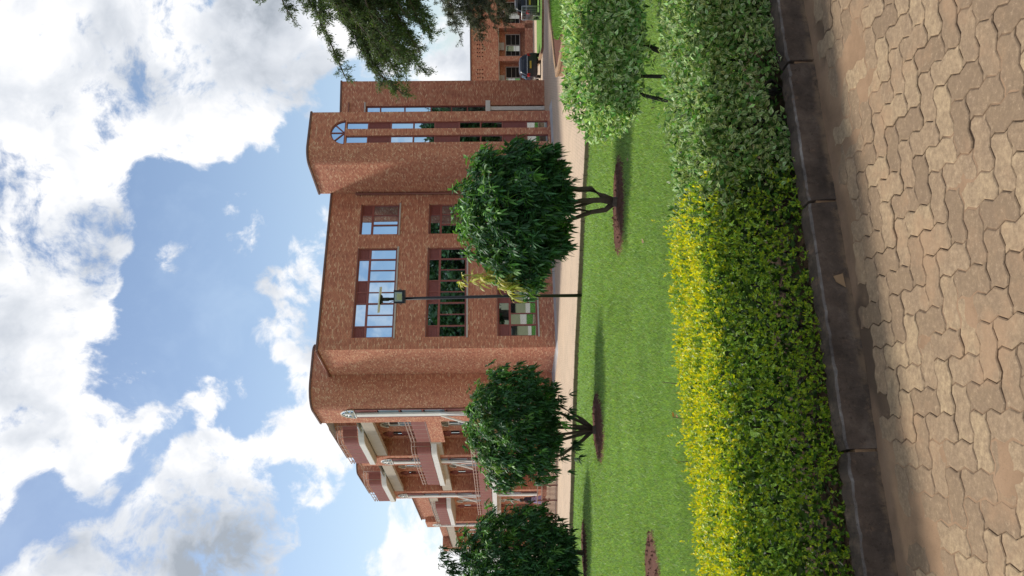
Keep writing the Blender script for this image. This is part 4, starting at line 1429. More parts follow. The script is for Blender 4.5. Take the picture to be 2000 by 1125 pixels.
def golden_hedge():
    root = empty('golden_hedge', kp(-1.3, .45, 0.05), label='clipped golden hedge with bright yellow top beside the dark kerb', cat='hedge')
    off = np.array(kp(-1.3, .45, 0.05))
    k0, k1 = -4.2, 0.98
    n0, n1, z0, z1 = 0.115, 0.92, 0.10, 0.685
    # sprigs: a few leaves round a shoot tip
    ns = 18500
    k, q, z, N, dep, side = box_shell(ns, k0, k1, n0, n1, z0, z1, 0.045, 0.035)
    # the end towards the variegated bush is ragged
    keep = k < 0.72 - rng.random(ns) ** 2 * 0.45 + 0.10 * np.clip((.685 - z) / .45, 0, 1)
    # bare and twiggy low down in places
    low = np.array([mnoise.noise(Vector((a * 1.7, 5.0, b * 2.0))) for a, b in zip(k, z)])
    keep &= ~((z < 0.30) & (side == 0) & (low > 0.22) & (rng.random(ns) < .65))
    k, q, z, N, dep, side = [a[keep] for a in (k, q, z, N, dep, side)]
    P0 = kpts(k, q, z); D0 = unit(to_world_dir(N) + rng.normal(0, .45, N.shape) + np.array([0, 0, .45]))
    m = len(P0)
    sh = (side == 1) & (rng.random(m) < .05)
    P0[sh] += (D0 + np.array([0, 0, .8]))[sh] * rng.uniform(.01, .05, (sh.sum(), 1))
    per = 7
    P = np.repeat(P0, per, 0); A = np.repeat(D0, per, 0)
    t = np.tile(np.linspace(0, 1, per), m)
    shoot = rng.uniform(.015, .045, m).repeat(per)
    P = P + A * (t * shoot)[:, None]
    rnd = rng.normal(0, 1, P.shape)
    perp = unit(rnd - A * (rnd * A).sum(1, keepdims=True))
    D = unit(perp * (1.15 - .75 * t)[:, None] + A * (0.45 + .6 * t)[:, None])
    Nn = unit(A + rng.normal(0, .35, A.shape))
    L = rng.uniform(.0145, .0265, len(P)) * (1.05 - .25 * t)
    W = L * rng.uniform(.46, .62, len(P))
    # new growth is yellow where the hedge is clipped and open to the sky, green below
    young = np.clip(1.25 - dep / .05, 0, 1).repeat(per) * (.35 + .65 * t)
    up = (side == 1).repeat(per)
    zz = z.repeat(per)
    yf = np.where(up, young * rng.uniform(.80, 1.25, len(P)), young * (0.47 + .44 * np.clip((zz - .54) / .13, 0, 1)) * rng.uniform(.3, 1.3, len(P)))
    yf = np.clip(yf, 0, 1)[:, None]
    green = jitter_col((0.115, 0.235, 0.028), len(P), .36)
    lime = jitter_col((0.40, 0.50, 0.020), len(P), .22)
    gold = jitter_col((0.86, 0.70, 0.014), len(P), .15)
    c = np.where(yf < .5, green + (lime - green) * yf * 2, lime + (gold - lime) * (yf - .5) * 2)
    c = np.clip(c, 0.004, .95)
    V, F, C = leaf_cards(P, D, Nn, L, W, c * .92, c)
    me = np_mesh('foliage', V - off, F, M['leaf'], C)
    link('foliage', me, root, kind='stuff')
    b = MB()
    for i in range(60):
        kk, nn = random.uniform(k0, k1), random.uniform(.3, .8)
        p = [kp(kk, nn, .05)]
        for j in range(4): p.append(p[-1] + Vector((random.gauss(0, .035), random.gauss(0, .035), .12)))
        b.tube([x - Vector(off) for x in p], [.012, .010, .008, .006, .004], 5)
    for i in range(60):
        kk, zz_ = random.uniform(k0, k1), random.uniform(.12, .4)
        p = kp(kk, random.uniform(.17, .3), zz_)
        b.tube([p - Vector(off), p + KV * random.gauss(0, .06) - KN * random.uniform(0, .04) + Vector((0, 0, random.uniform(.02, .14))) - Vector(off)], [.004, .002], 4)
    b.build('twigs', M['dark_bark'], root, kind='stuff')
    # darker green leaves fill the inside against see-through
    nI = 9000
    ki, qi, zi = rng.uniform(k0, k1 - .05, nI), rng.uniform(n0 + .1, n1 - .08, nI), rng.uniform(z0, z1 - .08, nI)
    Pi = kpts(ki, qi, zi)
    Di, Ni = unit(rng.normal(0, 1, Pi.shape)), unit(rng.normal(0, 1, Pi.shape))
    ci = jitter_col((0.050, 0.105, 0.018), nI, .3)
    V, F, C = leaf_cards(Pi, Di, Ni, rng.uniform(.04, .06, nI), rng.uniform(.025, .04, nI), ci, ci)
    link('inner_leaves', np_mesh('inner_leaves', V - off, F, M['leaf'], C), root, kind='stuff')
golden_hedge()

def variegated(name, off, P, D, N, dep, Lr, label, cat, stems, bright=1.0, cream=None, group=None):
    root = empty(name, tuple(off), label=label, cat=cat)
    n = len(P)
    L = rng.uniform(*Lr, n); W = L * rng.uniform(.42, .58, n)
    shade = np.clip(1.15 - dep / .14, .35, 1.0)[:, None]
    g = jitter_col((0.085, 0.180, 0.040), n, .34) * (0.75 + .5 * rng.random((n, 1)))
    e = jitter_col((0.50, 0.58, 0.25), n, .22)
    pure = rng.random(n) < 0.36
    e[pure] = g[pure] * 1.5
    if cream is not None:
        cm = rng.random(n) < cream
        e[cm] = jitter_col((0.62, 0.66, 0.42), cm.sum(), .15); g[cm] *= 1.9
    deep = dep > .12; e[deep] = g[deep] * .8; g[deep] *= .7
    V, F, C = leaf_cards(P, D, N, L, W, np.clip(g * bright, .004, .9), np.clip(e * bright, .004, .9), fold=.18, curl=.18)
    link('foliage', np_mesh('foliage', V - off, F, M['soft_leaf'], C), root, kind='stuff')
    for s in stems:
        b = MB(); b.tube([Vector(p) - Vector(off) for p in s[0]], s[1], 7); b.build('stem', M['dark_bark'], root)
    return root

def low_variegated():
    off = np.array(kp(1.6, .5, .05))
    n = 46000
    k, q, z, N, dep, side = box_shell(n, 0.34, 4.6, 0.105, 0.86, 0.10, 0.64, 0.085, 0.05)
    hole = np.array([mnoise.noise(Vector((a * 2.4, b * 2.4, 9.0))) for a, b in zip(k, z)])
    keep = ~((side == 0) & (hole > .30) & (dep < .08) & (rng.random(n) < .6))
    keep &= ~((z < .24) & (k > 1.08) & (k < 1.36) & (side == 0))                # the gap where bare stems show
    keep &= (k > 0.56 + rng.random(n) ** 2 * .45 - .30 * np.clip((z - .45) / .2, 0, 1))
    k, q, z, N, dep, side = [a[keep] for a in (k, q, z, N, dep, side)]
    ni = 9000
    ki, qi, zi = rng.uniform(.7, 4.5, ni), rng.uniform(.2, .78, ni), rng.uniform(.10, .56, ni)
    k, q, z, dep = np.r_[k, ki], np.r_[q, qi], np.r_[z, zi], np.r_[dep, np.full(ni, .2)]
    N = np.concatenate([N, unit(rng.normal(0, 1, (ni, 3)))])
    P = kpts(k, q, z); Wn = to_world_dir(N)
    D = unit(rng.normal(0, .75, P.shape) + Wn * .55 + np.array([0, 0, .15])); Nn = unit(Wn + rng.normal(0, .55, P.shape) + np.array([0, 0, .5]))
    stems = []
    for i in range(26):
        kk = random.uniform(.3, 4.6) if i > 8 else random.uniform(1.0, 1.55)
        p = [Vector(kp(kk, random.uniform(.22, .6), .05))]
        for j in range(4): p.append(p[-1] + Vector((random.gauss(0, .04), random.gauss(0, .04), .12)))
        stems.append((p, [.014, .012, .010, .008, .005]))
    variegated('variegated_hedge', off, P, D, Nn, dep, (.030, .050), 'low variegated green hedge with cream leaf edges right of the golden hedge', 'hedge', stems, cream=.22)
low_variegated()

def raised_variegated():
    """clipped top carried on bare stems, standing on the lawn behind the low hedge"""
    c = np.array([2.25, 6.35, 0])
    n = 26000
    x0, x1, y0, y1, z0, z1 = 1.27, 3.6, 5.95, 6.95, .70, 1.205
    side = rng.choice(4, n, p=[.42, .30, .14, .14])
    x, y, z = rng.uniform(x0, x1, n), rng.uniform(y0, y1, n), rng.uniform(z0, z1, n)
    dep = rng.exponential(.06, n)
    bmp = np.array([mnoise.fractal(Vector((a * 3.5, b * 3.5, cc * 3.5)), 1, 2, 3) for a, b, cc in zip(x, y, z)]) * .085
    d = dep - bmp
    N = np.zeros((n, 3))
    m = side == 0; y[m] = y0 + d[m]; N[m] = (0, -1, 0)
    m = side == 1; z[m] = z1 - d[m] * .6; N[m] = (0, 0, 1)
    m = side == 2; x[m] = x0 + d[m]; N[m] = (-1, 0, 0)
    m = side == 3; z[m] = z0 + d[m] * 1.2 + rng.normal(0, .035, m.sum()); N[m] = (0, 0, -1)
    # ragged underside, rising to the left
    under = .70 + .16 * np.clip((1.62 - x) / .4, 0, 1) + .05 * np.sin(x * 9)
    keep = z > under - rng.random(n) * .06
    # rounded left end
    r = np.clip((x0 + .30 - x) / .30, 0, 1)
    bl = rng.normal(0, .012, n)
    keep &= (z < z1 - .20 * r ** 2 + bl) & (z < z1 - .07 * np.clip((y0 + .12 - y) / .12, 0, 1) ** 2 + bl)
    x, y, z, N, dep = x[keep], y[keep], z[keep], N[keep], dep[keep]
    P = np.stack([x, y, z], 1)
    D = unit(rng.normal(0, .75, P.shape) + N * .55 + np.array([0, 0, .15])); Nn = unit(N + rng.normal(0, .55, P.shape) + np.array([0, 0, .5]))
    S = lambda *pts: [Vector(p) for p in pts]
    stems = [(S((1.76, 6.3, -.05), (1.78, 6.28, .45), (1.84, 6.25, .62), (1.98, 6.3, .95)), [.026, .023, .021, .012]),
             (S((1.60, 6.2, -.05), (1.59, 6.2, .45), (1.60, 6.2, .78), (1.55, 6.3, 1.0)), [.017, .016, .014, .008]),
             (S((1.42, 6.2, -.05), (1.41, 6.2, .50), (1.45, 6.2, .66), (1.56, 6.2, .82), (1.6, 6.3, 1.0)), [.017, .015, .014, .012, .008]),
             (S((2.5, 6.4, -.05), (2.52, 6.4, .5), (2.6, 6.4, 1.0)), [.024, .022, .014]), (S((3.1, 6.4, -.05), (3.05, 6.4, .5), (3.1, 6.4, 1.0)), [.024, .022, .014])]
    # stray leafy shoots on the bare stems
    ex = []
    for px, py, pz in ((1.80, 6.2, .60), (1.74, 6.2, .62), (1.70, 6.2, .60), (1.44, 6.2, .62), (1.40, 6.2, .56), (1.50, 6.2, .70), (1.64, 6.2, .70), (1.52, 6.2, .66)):
        ex.append(np.array([px, py, pz]) + rng.normal(0, .03, (11, 3)))
    ex = np.concatenate(ex)
    P = np.concatenate([P, ex]); D = np.concatenate([D, unit(rng.normal(0, 1, ex.shape))]); Nn = np.concatenate([Nn, unit(rng.normal(0, .5, ex.shape) + np.array([0, 0, 1.]))])
    dep = np.concatenate([dep, np.full(len(ex), .02)])
    variegated('clipped_shrub', c, P, D, Nn, dep, (.038, .062), 'clipped variegated shrub carried on bare stems behind the low hedge', 'shrub', stems, bright=1.25, cream=.26)
raised_variegated()

# small plants showing over the hedge from the lawn side
def sprig(loc, h, label, col):
    root = empty('seedling', loc, label=label, cat='plant')
    b = MB()
    pts = [Vector((0, 0, 0)), Vector((random.gauss(0, .02), 0, h * .5)), Vector((random.gauss(0, .03), 0, h))]
    b.tube(pts, [.005, .004, .002], 5); b.build('stem', M['bark'], root)
    n = 16
    t = rng.uniform(.45, 1, n)
    P = np.stack([np.interp(t, [0, 1], [0, pts[2].x]), np.zeros(n), t * h], 1)
    D = unit(rng.normal(0, 1, (n, 3)) + np.array([0, 0, .6]))
    c = jitter_col(col, n, .2)
    V, F, C = leaf_cards(P, D, unit(rng.normal(0, .4, (n, 3)) + np.array([0, 0, 1.])), rng.uniform(.04, .07, n), rng.uniform(.016, .026, n), c, c)
    link('foliage', np_mesh('foliage', V, F, M['leaf'], C), root)
sprig((-0.66, 5.16, 0.0), .76, 'taller lime shoot sticking up behind the middle of the golden hedge', (.36, .42, .05))
sprig((-0.85, 5.10, 0.0), .71, 'short reddish shoot behind the golden hedge next to the lime one', (.30, .13, .05))
sprig((-1.07, 5.0, 0.0), .70, 'small pale shoot behind the left half of the golden hedge', (.30, .36, .07))

# ------------------------------------------------------------------ mango trees
def mango(loc, crown, r, trunk_pts, label, seed, n_ros=900, flush=None, lobes=1.0, leaf=0.165):
    """crown: centre height above the ground, r: half axes; trunk_pts: list of (points, radii)"""
    g = np.random.default_rng(seed)
    root = empty('mango_tree', loc, label=label, cat='tree', group='small mango trees on the lawn')
    b = MB()
    for pts, rad in trunk_pts: b.tube(pts, rad, 9)
    b.build('trunk', M['bark'], root)
    # rosettes at the shoot tips, set on an uneven rounded crown
    u = unit(g.normal(0, 1, (n_ros, 3)))
    fr = np.where(g.random(n_ros) < .84, g.uniform(.86, 1.03, n_ros), g.uniform(.35, .86, n_ros))
    lob = np.array([mnoise.fractal(Vector((a * 2.6 + seed, b2 * 2.6, c * 2.6)), 1, 2, 3) for a, b2, c in u])
    fr *= 1 + .38 * lob * lobes
    stray = g.random(n_ros) < .05
    fr = np.where(stray, np.maximum(fr, 1) * g.uniform(1.0, 1.13, n_ros), fr)
    c = np.array(crown)
    rr = np.array(r)
    T = c + u * rr * fr[:, None]
    lowcut = T[:, 2] > c[2] - rr[2] * .93
    T, u, fr = T[lowcut], u[lowcut], fr[lowcut]
    m = len(T)
    nl = 11
    P = np.repeat(T, nl, 0)
    ax = unit(u * np.array([1, 1, .7]) + np.array([0, 0, .35]) + g.normal(0, .25, u.shape))
    A = np.repeat(ax, nl, 0)
    rnd = g.normal(0, 1, P.shape)
    perp = unit(rnd - A * (rnd * A).sum(1, keepdims=True))
    D = unit(perp * 1.0 + A * g.uniform(-.05, .8, (len(P), 1)))
    P = P - A * g.uniform(0, .07, (len(P), 1))
    L = leaf * g.uniform(.65, 1.12, len(P))
    W = L * g.uniform(.23, .31, len(P))
    dr = g.uniform(.08, .55, len(P))
    topness = np.clip(u[:, 2], 0, 1).repeat(nl)
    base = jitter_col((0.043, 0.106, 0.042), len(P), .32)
    pale_green = jitter_col((0.105, 0.22, 0.050), len(P), .25)
    per_ros = (g.random(m) < .14 + .42 * np.clip(u[:, 2], 0, 1)).repeat(nl)[:, None]  # paler green rosettes grow more frequent towards the crown top
    col = np.where(per_ros, pale_green, base)
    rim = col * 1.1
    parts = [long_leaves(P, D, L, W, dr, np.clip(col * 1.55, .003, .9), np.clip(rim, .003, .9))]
    if flush:
        for (fc, fr_, nf, fcol) in flush:                       # a flush of young leaves, hanging limp
            Tf = np.array(fc) + g.normal(0, 1, (nf, 3)) * np.array(fr_)
            Pf = np.repeat(Tf, 8, 0)
            Df = unit(g.normal(0, .8, Pf.shape) + np.array([-.2, -.3, -.3]))
            cf = jitter_col(fcol, len(Pf), .22)
            lf = leaf * g.uniform(.7, 1.05, len(Pf))
            parts.append(long_leaves(Pf, Df, lf, lf * .26, g.uniform(.5, .9, len(Pf)), cf * .85, cf))
    V, F, C = merge(parts)
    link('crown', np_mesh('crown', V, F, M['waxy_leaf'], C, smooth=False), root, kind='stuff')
    # twigs inside the crown
    b = MB()
    for i in range(46):
        q = T[g.integers(0, m)]
        s = c + (q - c) * .15 + np.array([0, 0, -rr[2] * .45])
        mid = (s + q) / 2 + g.normal(0, .08, 3)
        b.tube([Vector(s), Vector(mid), Vector(q)], [.016, .011, .006], 5)
    b.build('branches', M['bark'], root)
    return root

S = lambda *pts: [Vector(p) for p in pts]
t1 = (1.52, 14.8, -0.46)
mango(t1, (-.16, 0, 1.88), (1.20, 1.16, 1.00),
      [(S((0, 0, -.05), (.03, 0, .14)), [.105, .085]),
       (S((.03, 0, .12), (.12, .02, .30), (.26, .02, .52), (.25, 0, .75), (.33, 0, 1.2)), [.065, .060, .055, .05, .035]),
       (S((.02, 0, .12), (.05, -.05, .35), (.04, -.05, .7), (-.05, -.05, 1.2)), [.06, .052, .046, .03]),
       (S((0, .02, .12), (-.12, .03, .26), (-.16, .02, .52), (-.26, .02, .8), (-.4, .03, 1.3)), [.058, .048, .042, .036, .025]),
       (S((.08, .02, .35), (.0, .08, .6), (-.1, .1, 1.0)), [.035, .03, .022]), (S((-.16, .02, .5), (-.12, -.1, .75), (-.2, -.2, 1.1)), [.03, .026, .018])],
      'large mango tree beside the light pole, with a yellow flush of young leaves', 11, n_ros=2300,
      flush=[((-1.36, -.35, 2.50), (.09, .10, .14), 15, (.52, .48, .12)), ((-1.50, -.35, 2.08), (.08, .10, .14), 16, (.46, .45, .10)), ((-1.55, -.3, 1.70), (.05, .08, .07), 9, (.28, .46, .08))])
t2 = (-3.55, 20.4, -0.71)
tr2 = [(S((0, 0, -.05), (-.02, 0, .16)), [.13, .10])]
for i in range(7):
    a = i * 2 * math.pi / 7 + random.uniform(-.25, .25)
    rr_ = random.uniform(.3, .75)
    tr2.append((S((0, 0, .12), (math.cos(a) * rr_ * .45, math.sin(a) * rr_ * .45, .42), (math.cos(a) * rr_, math.sin(a) * rr_, .95), (math.cos(a) * rr_ * 1.3, math.sin(a) * rr_ * 1.3, 1.5)), [.055, .044, .034, .02]))
mango(t2, (.10, 0, 2.10), (1.36, 1.35, 1.16), tr2, 'round mango tree with many thin spreading stems in front of the rounded brick corner', 23, n_ros=2200,
      flush=[((.45, -.7, 3.0), (.14, .1, .10), 7, (.33, .24, .09)), ((-.55, -.9, 2.6), (.12, .1, .10), 5, (.22, .34, .07)), ((.25, -1.15, 1.0), (.07, .05, .08), 3, (.16, .34, .06)),
             ((-.35, -.3, .62), (.14, .12, .10), 7, (.04, .095, .035)), ((.3, -.3, .75), (.16, .12, .10), 8, (.04, .095, .035)), ((-.75, 0, .85), (.14, .12, .10), 7, (.045, .10, .035)), ((.85, 0, .95), (.14, .12, .10), 7, (.045, .10, .035))])
t3 = (-8.02, 24.7, -0.90)
mango(t3, (-.15, 0, 2.05), (1.38, 1.35, 1.75), [(S((0, 0, -.05), (.01, 0, .5), (.0, 0, 1.1)), [.085, .07, .06]), (S((0, 0, .9), (.3, .1, 1.4), (.5, .1, 2.0)), [.045, .04, .03]), (S((0, 0, 1.0), (-.4, -.1, 1.6), (-.6, -.1, 2.4)), [.045, .04, .03]),
                                                (S((0, 0, 1.0), (.05, 0, 2.2), (-.02, 0, 3.9)), [.04, .03, .02])],
      'mango tree with one straight stem and a loose shoot above its crown', 37, n_ros=2100, lobes=1.0,
      flush=[((-.10, -.1, 3.85), (.22, .2, .22), 16, (.03, .075, .025)), ((.05, -.1, 4.35), (.14, .12, .20), 13, (.03, .075, .025)), ((-.35, -.1, 4.2), (.16, .12, .2), 12, (.03, .075, .025)),
             ((.75, -.6, 2.5), (.14, .1, .12), 7, (.16, .30, .06)), ((.95, -.5, 1.7), (.1, .1, .12), 6, (.13, .27, .05))], leaf=.205)

# ------------------------------------------------------------------ feathery evergreens hanging in from the right
def feathery(name, loc, trunk, limbs, label, seed, leaf_l, col, twigs=26, per=46, spread=.35, hang=.5):
    g = np.random.default_rng(seed)
    root = empty(name, loc, label=label, cat='tree')
    off = np.array(loc)
    b = MB(); b.tube([Vector(p) - Vector(loc) for p in trunk[0]], trunk[1], 9); b.build('trunk', M['bark'], root)
    br = MB()
    Ps, Ds, Nl, dens = [], [], [], []
    for (p0, p1, thick, width, dn_) in limbs:
        p0, p1 = np.array(p0), np.array(p1)
        L = np.linalg.norm(p1 - p0)
        ts = np.linspace(0, 1, 7)
        sag = np.stack([np.zeros(7), np.zeros(7), -.22 * L * ts * ts * hang], 1)
        path = p0[None] + (p1 - p0)[None] * ts[:, None] + sag + g.normal(0, .02 * L, (7, 3)) * (ts[:, None] > 0)
        br.tube([Vector(q - off) for q in path], list(np.linspace(thick, thick * .18, 7)), 6)
        for i in range(int(twigs * dn_)):
            t = g.uniform(.04, 1.0) ** .8
            s = np.array([np.interp(t, ts, path[:, k]) for k in range(3)])
            d = unit((p1 - p0)[None])[0]
            tl = width * g.uniform(.45, 1.15) * (1.08 - .62 * t)
            dirn = unit((d * g.uniform(.2, 1.0) + g.normal(0, spread * 1.9, 3) + np.array([-.1, 0, -.30 * hang]))[None])[0]
            k = 5
            tt = np.linspace(0, 1, k)
            tw = s[None] + dirn[None] * (tl * tt)[:, None] + np.stack([np.zeros(k), np.zeros(k), -hang * .5 * tl * tt * tt], 1) + g.normal(0, .012, (k, 3))
            br.tube([Vector(q - off) for q in tw], [.008, .006, .005, .004, .002], 4, cap=False)
            n = int(per * (.6 + .8 * g.random()) * max(.4, tl / width))
            tq = g.uniform(.08, 1.02, n)
            pp = np.stack([np.interp(tq, tt, tw[:, j]) for j in range(3)], 1) + g.normal(0, .03, (n, 3))
            dd = unit(dirn[None] * g.uniform(.2, 1.2, (n, 1)) + g.normal(0, .55, (n, 3)) + np.array([0, 0, -.22]))
            Ps.append(pp); Ds.append(dd)
    br.build('branches', M['bark'], root)
    P, D = np.concatenate(Ps), np.concatenate(Ds)
    n = len(P)
    L = leaf_l * g.uniform(.6, 1.25, n)
    c = jitter_col(col, n, .32)
    V, F, C = leaf_cards(P - off, D, unit(g.normal(0, .6, (n, 3)) + np.array([0, 0, 1.])), L, L * .24, c, c * .9, fold=.1, curl=.2)
    link('crown', np_mesh('crown', V, F, M['needle'], C), root, kind='stuff')
    return root
Yt = 18.0
limbs = []
def lm(x0, z0, x1, z1, th=.05, w=.55, dn_=1.0, dy=0.0): limbs.append(((x0, Yt + dy, z0), (x1, Yt + dy + random.uniform(-.5, .5), z1), th, w, dn_))
lm(8.4, 6.2, 4.15, 4.35, .07, .50, 2.6); lm(8.3, 6.4, 4.75, 5.45, .06, .45, 1.7, .4); lm(8.4, 5.6, 4.75, 4.25, .06, .50, 1.9, -.3)
lm(8.4, 5.5, 5.0, 3.75, .055, .45, 1.5, .5); lm(8.4, 6.6, 5.3, 5.55, .05, .45, 1.3, -.6); lm(8.4, 5.0, 5.55, 3.45, .05, .42, 1.4, .2)
lm(8.4, 6.0, 4.45, 4.75, .06, .50, 2.2, -.5); lm(8.5, 7.5, 6.05, 6.55, .05, .35, .7, .3); lm(8.5, 7.2, 6.0, 6.15, .045, .3, .5, -.2); lm(8.5, 5.8, 5.4, 4.6, .055, .55, 1.9, .6)
lm(8.5, 8.0, 6.15, 6.95, .05, .3, .6, -.4)
for i in range(26):
    f, g_ = random.random(), random.random()
    x1 = 4.5 + 1.7 * f
    zc_, zh = 4.25 + .25 * f, .25 + .95 * f
    lm(8.4, 5.4 + 1.2 * (g_ - .5), x1, zc_ + zh * (g_ * 2 - 1), .05, .50, 1.2, random.uniform(-.8, .8))
for i in range(14):                                       # the rest of the crown, beyond the frame
    a = random.uniform(-1.2, 1.9)
    limbs.append(((8.6, Yt, random.uniform(4.5, 9)), (8.6 + 3.4 * math.cos(a), Yt + 3.4 * math.sin(a), random.uniform(4.2, 9.0)), .06, .6, .9))
feathery('feathery_evergreen', (8.7, Yt, -.95), ([(8.7, Yt, -1.0), (8.68, Yt, 2), (8.6, Yt, 5.5), (8.55, Yt, 9.8)], [.26, .22, .17, .06]), limbs,
         'large feathery evergreen whose drooping sprays hang in front of the sky', 51, .068, (0.100, 0.142, 0.054), twigs=52, per=130, spread=.6)
limbs = []
Yt = 40.0
for (x0, z0, x1, z1, w, dn_) in ((16.5, 4.6, 12.4, 3.9, .9, 1.3), (16.5, 4.0, 12.1, 2.9, .9, 1.6), (16.5, 3.4, 12.7, 2.2, .9, 1.6), (16.5, 5.0, 13.3, 4.2, .9, 1.2), (16.5, 2.8, 13.0, 1.5, .8, 1.5), (16.5, 4.4, 13.0, 3.3, 1.0, 1.7), (16.5, 3.6, 13.3, 2.7, 1.0, 1.7), (16.5, 2.4, 13.5, 1.1, .7, 1.2)):
    for dy in (-.6, .5):
        limbs.append(((x0, Yt + dy, z0), (x1 + random.uniform(0, .3), Yt + dy * 2, z1 + random.uniform(-.1, .1)), .07, w, dn_))
for i in range(12):
    a = random.uniform(-1.3, 1.3)
    limbs.append(((17.0, Yt, random.uniform(3, 7)), (17.0 + 3.2 * math.cos(a), Yt + 3.2 * math.sin(a), random.uniform(2.0, 7.5)), .07, 1.0, 1.0))
feathery('feathery_evergreen', (17.2, Yt, -.95), ([(17.2, Yt, -1.1), (17.1, Yt, 3), (17.0, Yt, 8.2)], [.28, .2, .06]), limbs,
         'farther grey green evergreen hanging over the low brick hall beside the black vehicle', 52, .10, (0.092, 0.110, 0.074), twigs=48, per=130, spread=.5)

# ------------------------------------------------------------------ trees and a pink house across the grounds, seen in the window glass
def far_tree(loc, h, r, label, seed, tpl=[None]):
    root = empty('broadleaf_tree', loc, label=label, cat='tree', group='trees across the grounds behind the viewer')
    if tpl[0] is None:
        g = np.random.default_rng(5)
        n = 5200
        u = unit(g.normal(0, 1, (n, 3)))
        lob = np.array([mnoise.fractal(Vector(v * 1.8), 1, 2, 3) for v in u])
        P = u * ((g.uniform(.45, 1, n) ** .5) * (1 + .3 * lob))[:, None] * np.array([1, 1, .85]) + np.array([0, 0, 1.35])
        c = jitter_col((0.030, 0.072, 0.020), n, .35)
        V, F, C = leaf_cards(P, unit(g.normal(0, 1, (n, 3))), unit(g.normal(0, 1, (n, 3))), g.uniform(.10, .2, n), g.uniform(.07, .13, n), c, c)
        b = MB(); b.tube([(0, 0, 0), (.03, 0, .6), (0, .02, 1.3)], [.09, .07, .03], 8)
        for k in range(6):
            a = k * 1.05
            b.tube([(0, 0, .6), (.3 * math.cos(a), .3 * math.sin(a), 1.0), (.6 * math.cos(a), .6 * math.sin(a), 1.5)], [.04, .03, .01], 6)
        tpl[0] = (np_mesh('crown', V, F, M['leaf'], C), b.mesh('trunk', M['bark']))
    for nm, me in zip(('crown', 'trunk'), tpl[0]):
        o = link(nm, me, root)
        o.scale = (r, r, h / 2.3)
        if nm == 'crown': o['kind'] = 'stuff'
        o.rotation_euler = (0, 0, seed)
for i, (x, y, h, r) in enumerate(((34, 10, 9, 4.5), (41, 4, 11, 5), (47, 12, 10, 5), (53, 2, 12.5, 5.5), (60, 9, 11, 5), (38, -4, 9.5, 4.6), (66, 0, 13, 6), (30, -2, 8, 4), (46, -8, 11, 5), (56, -12, 12, 6), (72, 12, 12, 6), (52, 18, 10, 5), (63, 14, 11, 5.5), (45, 20, 9, 4.5))):
    far_tree((x, y, -.4), h, r, 'dark broadleaf tree across the grounds behind the viewer', i * 1.3)
pk = empty('pink_house', (60, -2, -1.0), R(-35), label='pink rendered house across the grounds', cat='house')
pink = simple('pink_render', (0.50, 0.17, 0.15), .85)
b = MB(); b.box(-6, 6, -4, 4, 0, 5.2); b.build('wall', pink, pk)
b = MB(); b.hexa([(-6.6, -4.6, 5.2), (6.6, -4.6, 5.2), (6.6, 4.6, 5.2), (-6.6, 4.6, 5.2), (-4, -.2, 7.4), (4, -.2, 7.4), (4, .2, 7.4), (-4, .2, 7.4)]); b.build('roof', M['pipe'], pk)
for x in (-4, -1.2, 1.6, 4.2):
    for z in (.9, 3.2):
        b = MB(); b.box(x - .6, x + .6, -4.06, -3.98, z, z + 1.3); w = b.build('window', M['sill'], pk); b = MB(); b.box(x - .5, x + .5, -4.08, -4.0, z + .1, z + 1.2); b.build('pane', M['glass'], w)

# ------------------------------------------------------------------ solar flood light on a thin pole
pl = empty('solar_floodlight', (-0.27, 26.62, -1.02), label='thin black pole with solar panel and square floodlight at the lawn edge', cat='floodlight')
b = MB(); b.tube([(0, 0, -.1), (0.01, 0, 2.5), (-.045, 0, 6.45)], [.058, .054, .05], 10); b.build('pole', M['black_metal'], pl)
b = MB(); b.tube([(0, 0, -.02), (0, 0, .03)], .09, 10); b.build('base_collar', M['black_metal'], pl)
pb = MB()
tilt = R(6)
def PP(x, y, z):
    v = Matrix.Rotation(tilt, 3, 'Y') @ Matrix.Rotation(R(3), 3, 'X') @ Vector((x, y, z))
    return v + Vector((-.06, 0, 6.60))
pb.box(-.42, .42, -.28, .28, -.016, .016, P=PP)
pan = pb.build('solar_panel', M['white'], pl)
b = MB(); b.box(-.40, .40, -.26, .26, .017, .021, P=PP); b.build('cells', M['glass'], pan)
b = MB()
b.hexa([(-.16, -.05, 6.50), (.06, -.05, 6.50), (.06, .05, 6.50), (-.16, .05, 6.50), (-.22, -.06, 6.585), (.12, -.06, 6.57), (.12, .06, 6.57), (-.22, .06, 6.585)])
b.tube([(-.05, 0, 6.3), (-.05, 0, 6.55)], .06, 8)
b.build('bracket', M['black_metal'], pl)
b = MB(); b.tube([(-.16, -.02, 6.5), (-.21, -.05, 6.32), (-.13, -.06, 6.2), (-.1, -.08, 6.12)], .008, 5); b.build('cable', M['black_metal'], pl)
def LP(x, y, z):
    v = Matrix.Rotation(R(-14), 3, 'X') @ Vector((x, y, z))
    return v + Vector((0.03, -.17, 5.93))
b = MB(); b.box(-.215, .215, -.05, .06, -.185, .185, P=LP)
for i in range(7): b.box(-.18 + i * .055, -.165 + i * .055, .06, .10, -.15, .15, P=LP)
b.box(-.05, .05, .06, .17, -.04, .04, P=LP)
lam = b.build('lamp_housing', M['black_metal'], pl)
m_, t_, p_, o_ = new_mat('lamp_reflector')
put(t_, p_.inputs['Base Color'], (.40, .45, .36)); p_.inputs['Roughness'].default_value = .25; p_.inputs['Metallic'].default_value = .5
b = MB(); b.hexa([LP(-.15, -.054, -.10), LP(.15, -.054, -.10), LP(.15, -.052, -.10), LP(-.15, -.052, -.10), LP(-.15, -.054, .155), LP(.15, -.054, .155), LP(.15, -.052, .155), LP(-.15, -.052, .155)]); b.build('lens', m_, lam)
b = MB(); b.box(-.10, .10, -.060, -.056, -.09, .08, P=LP); b.build('led_board', simple('led_board', (.42, .43, .20), .4), lam)
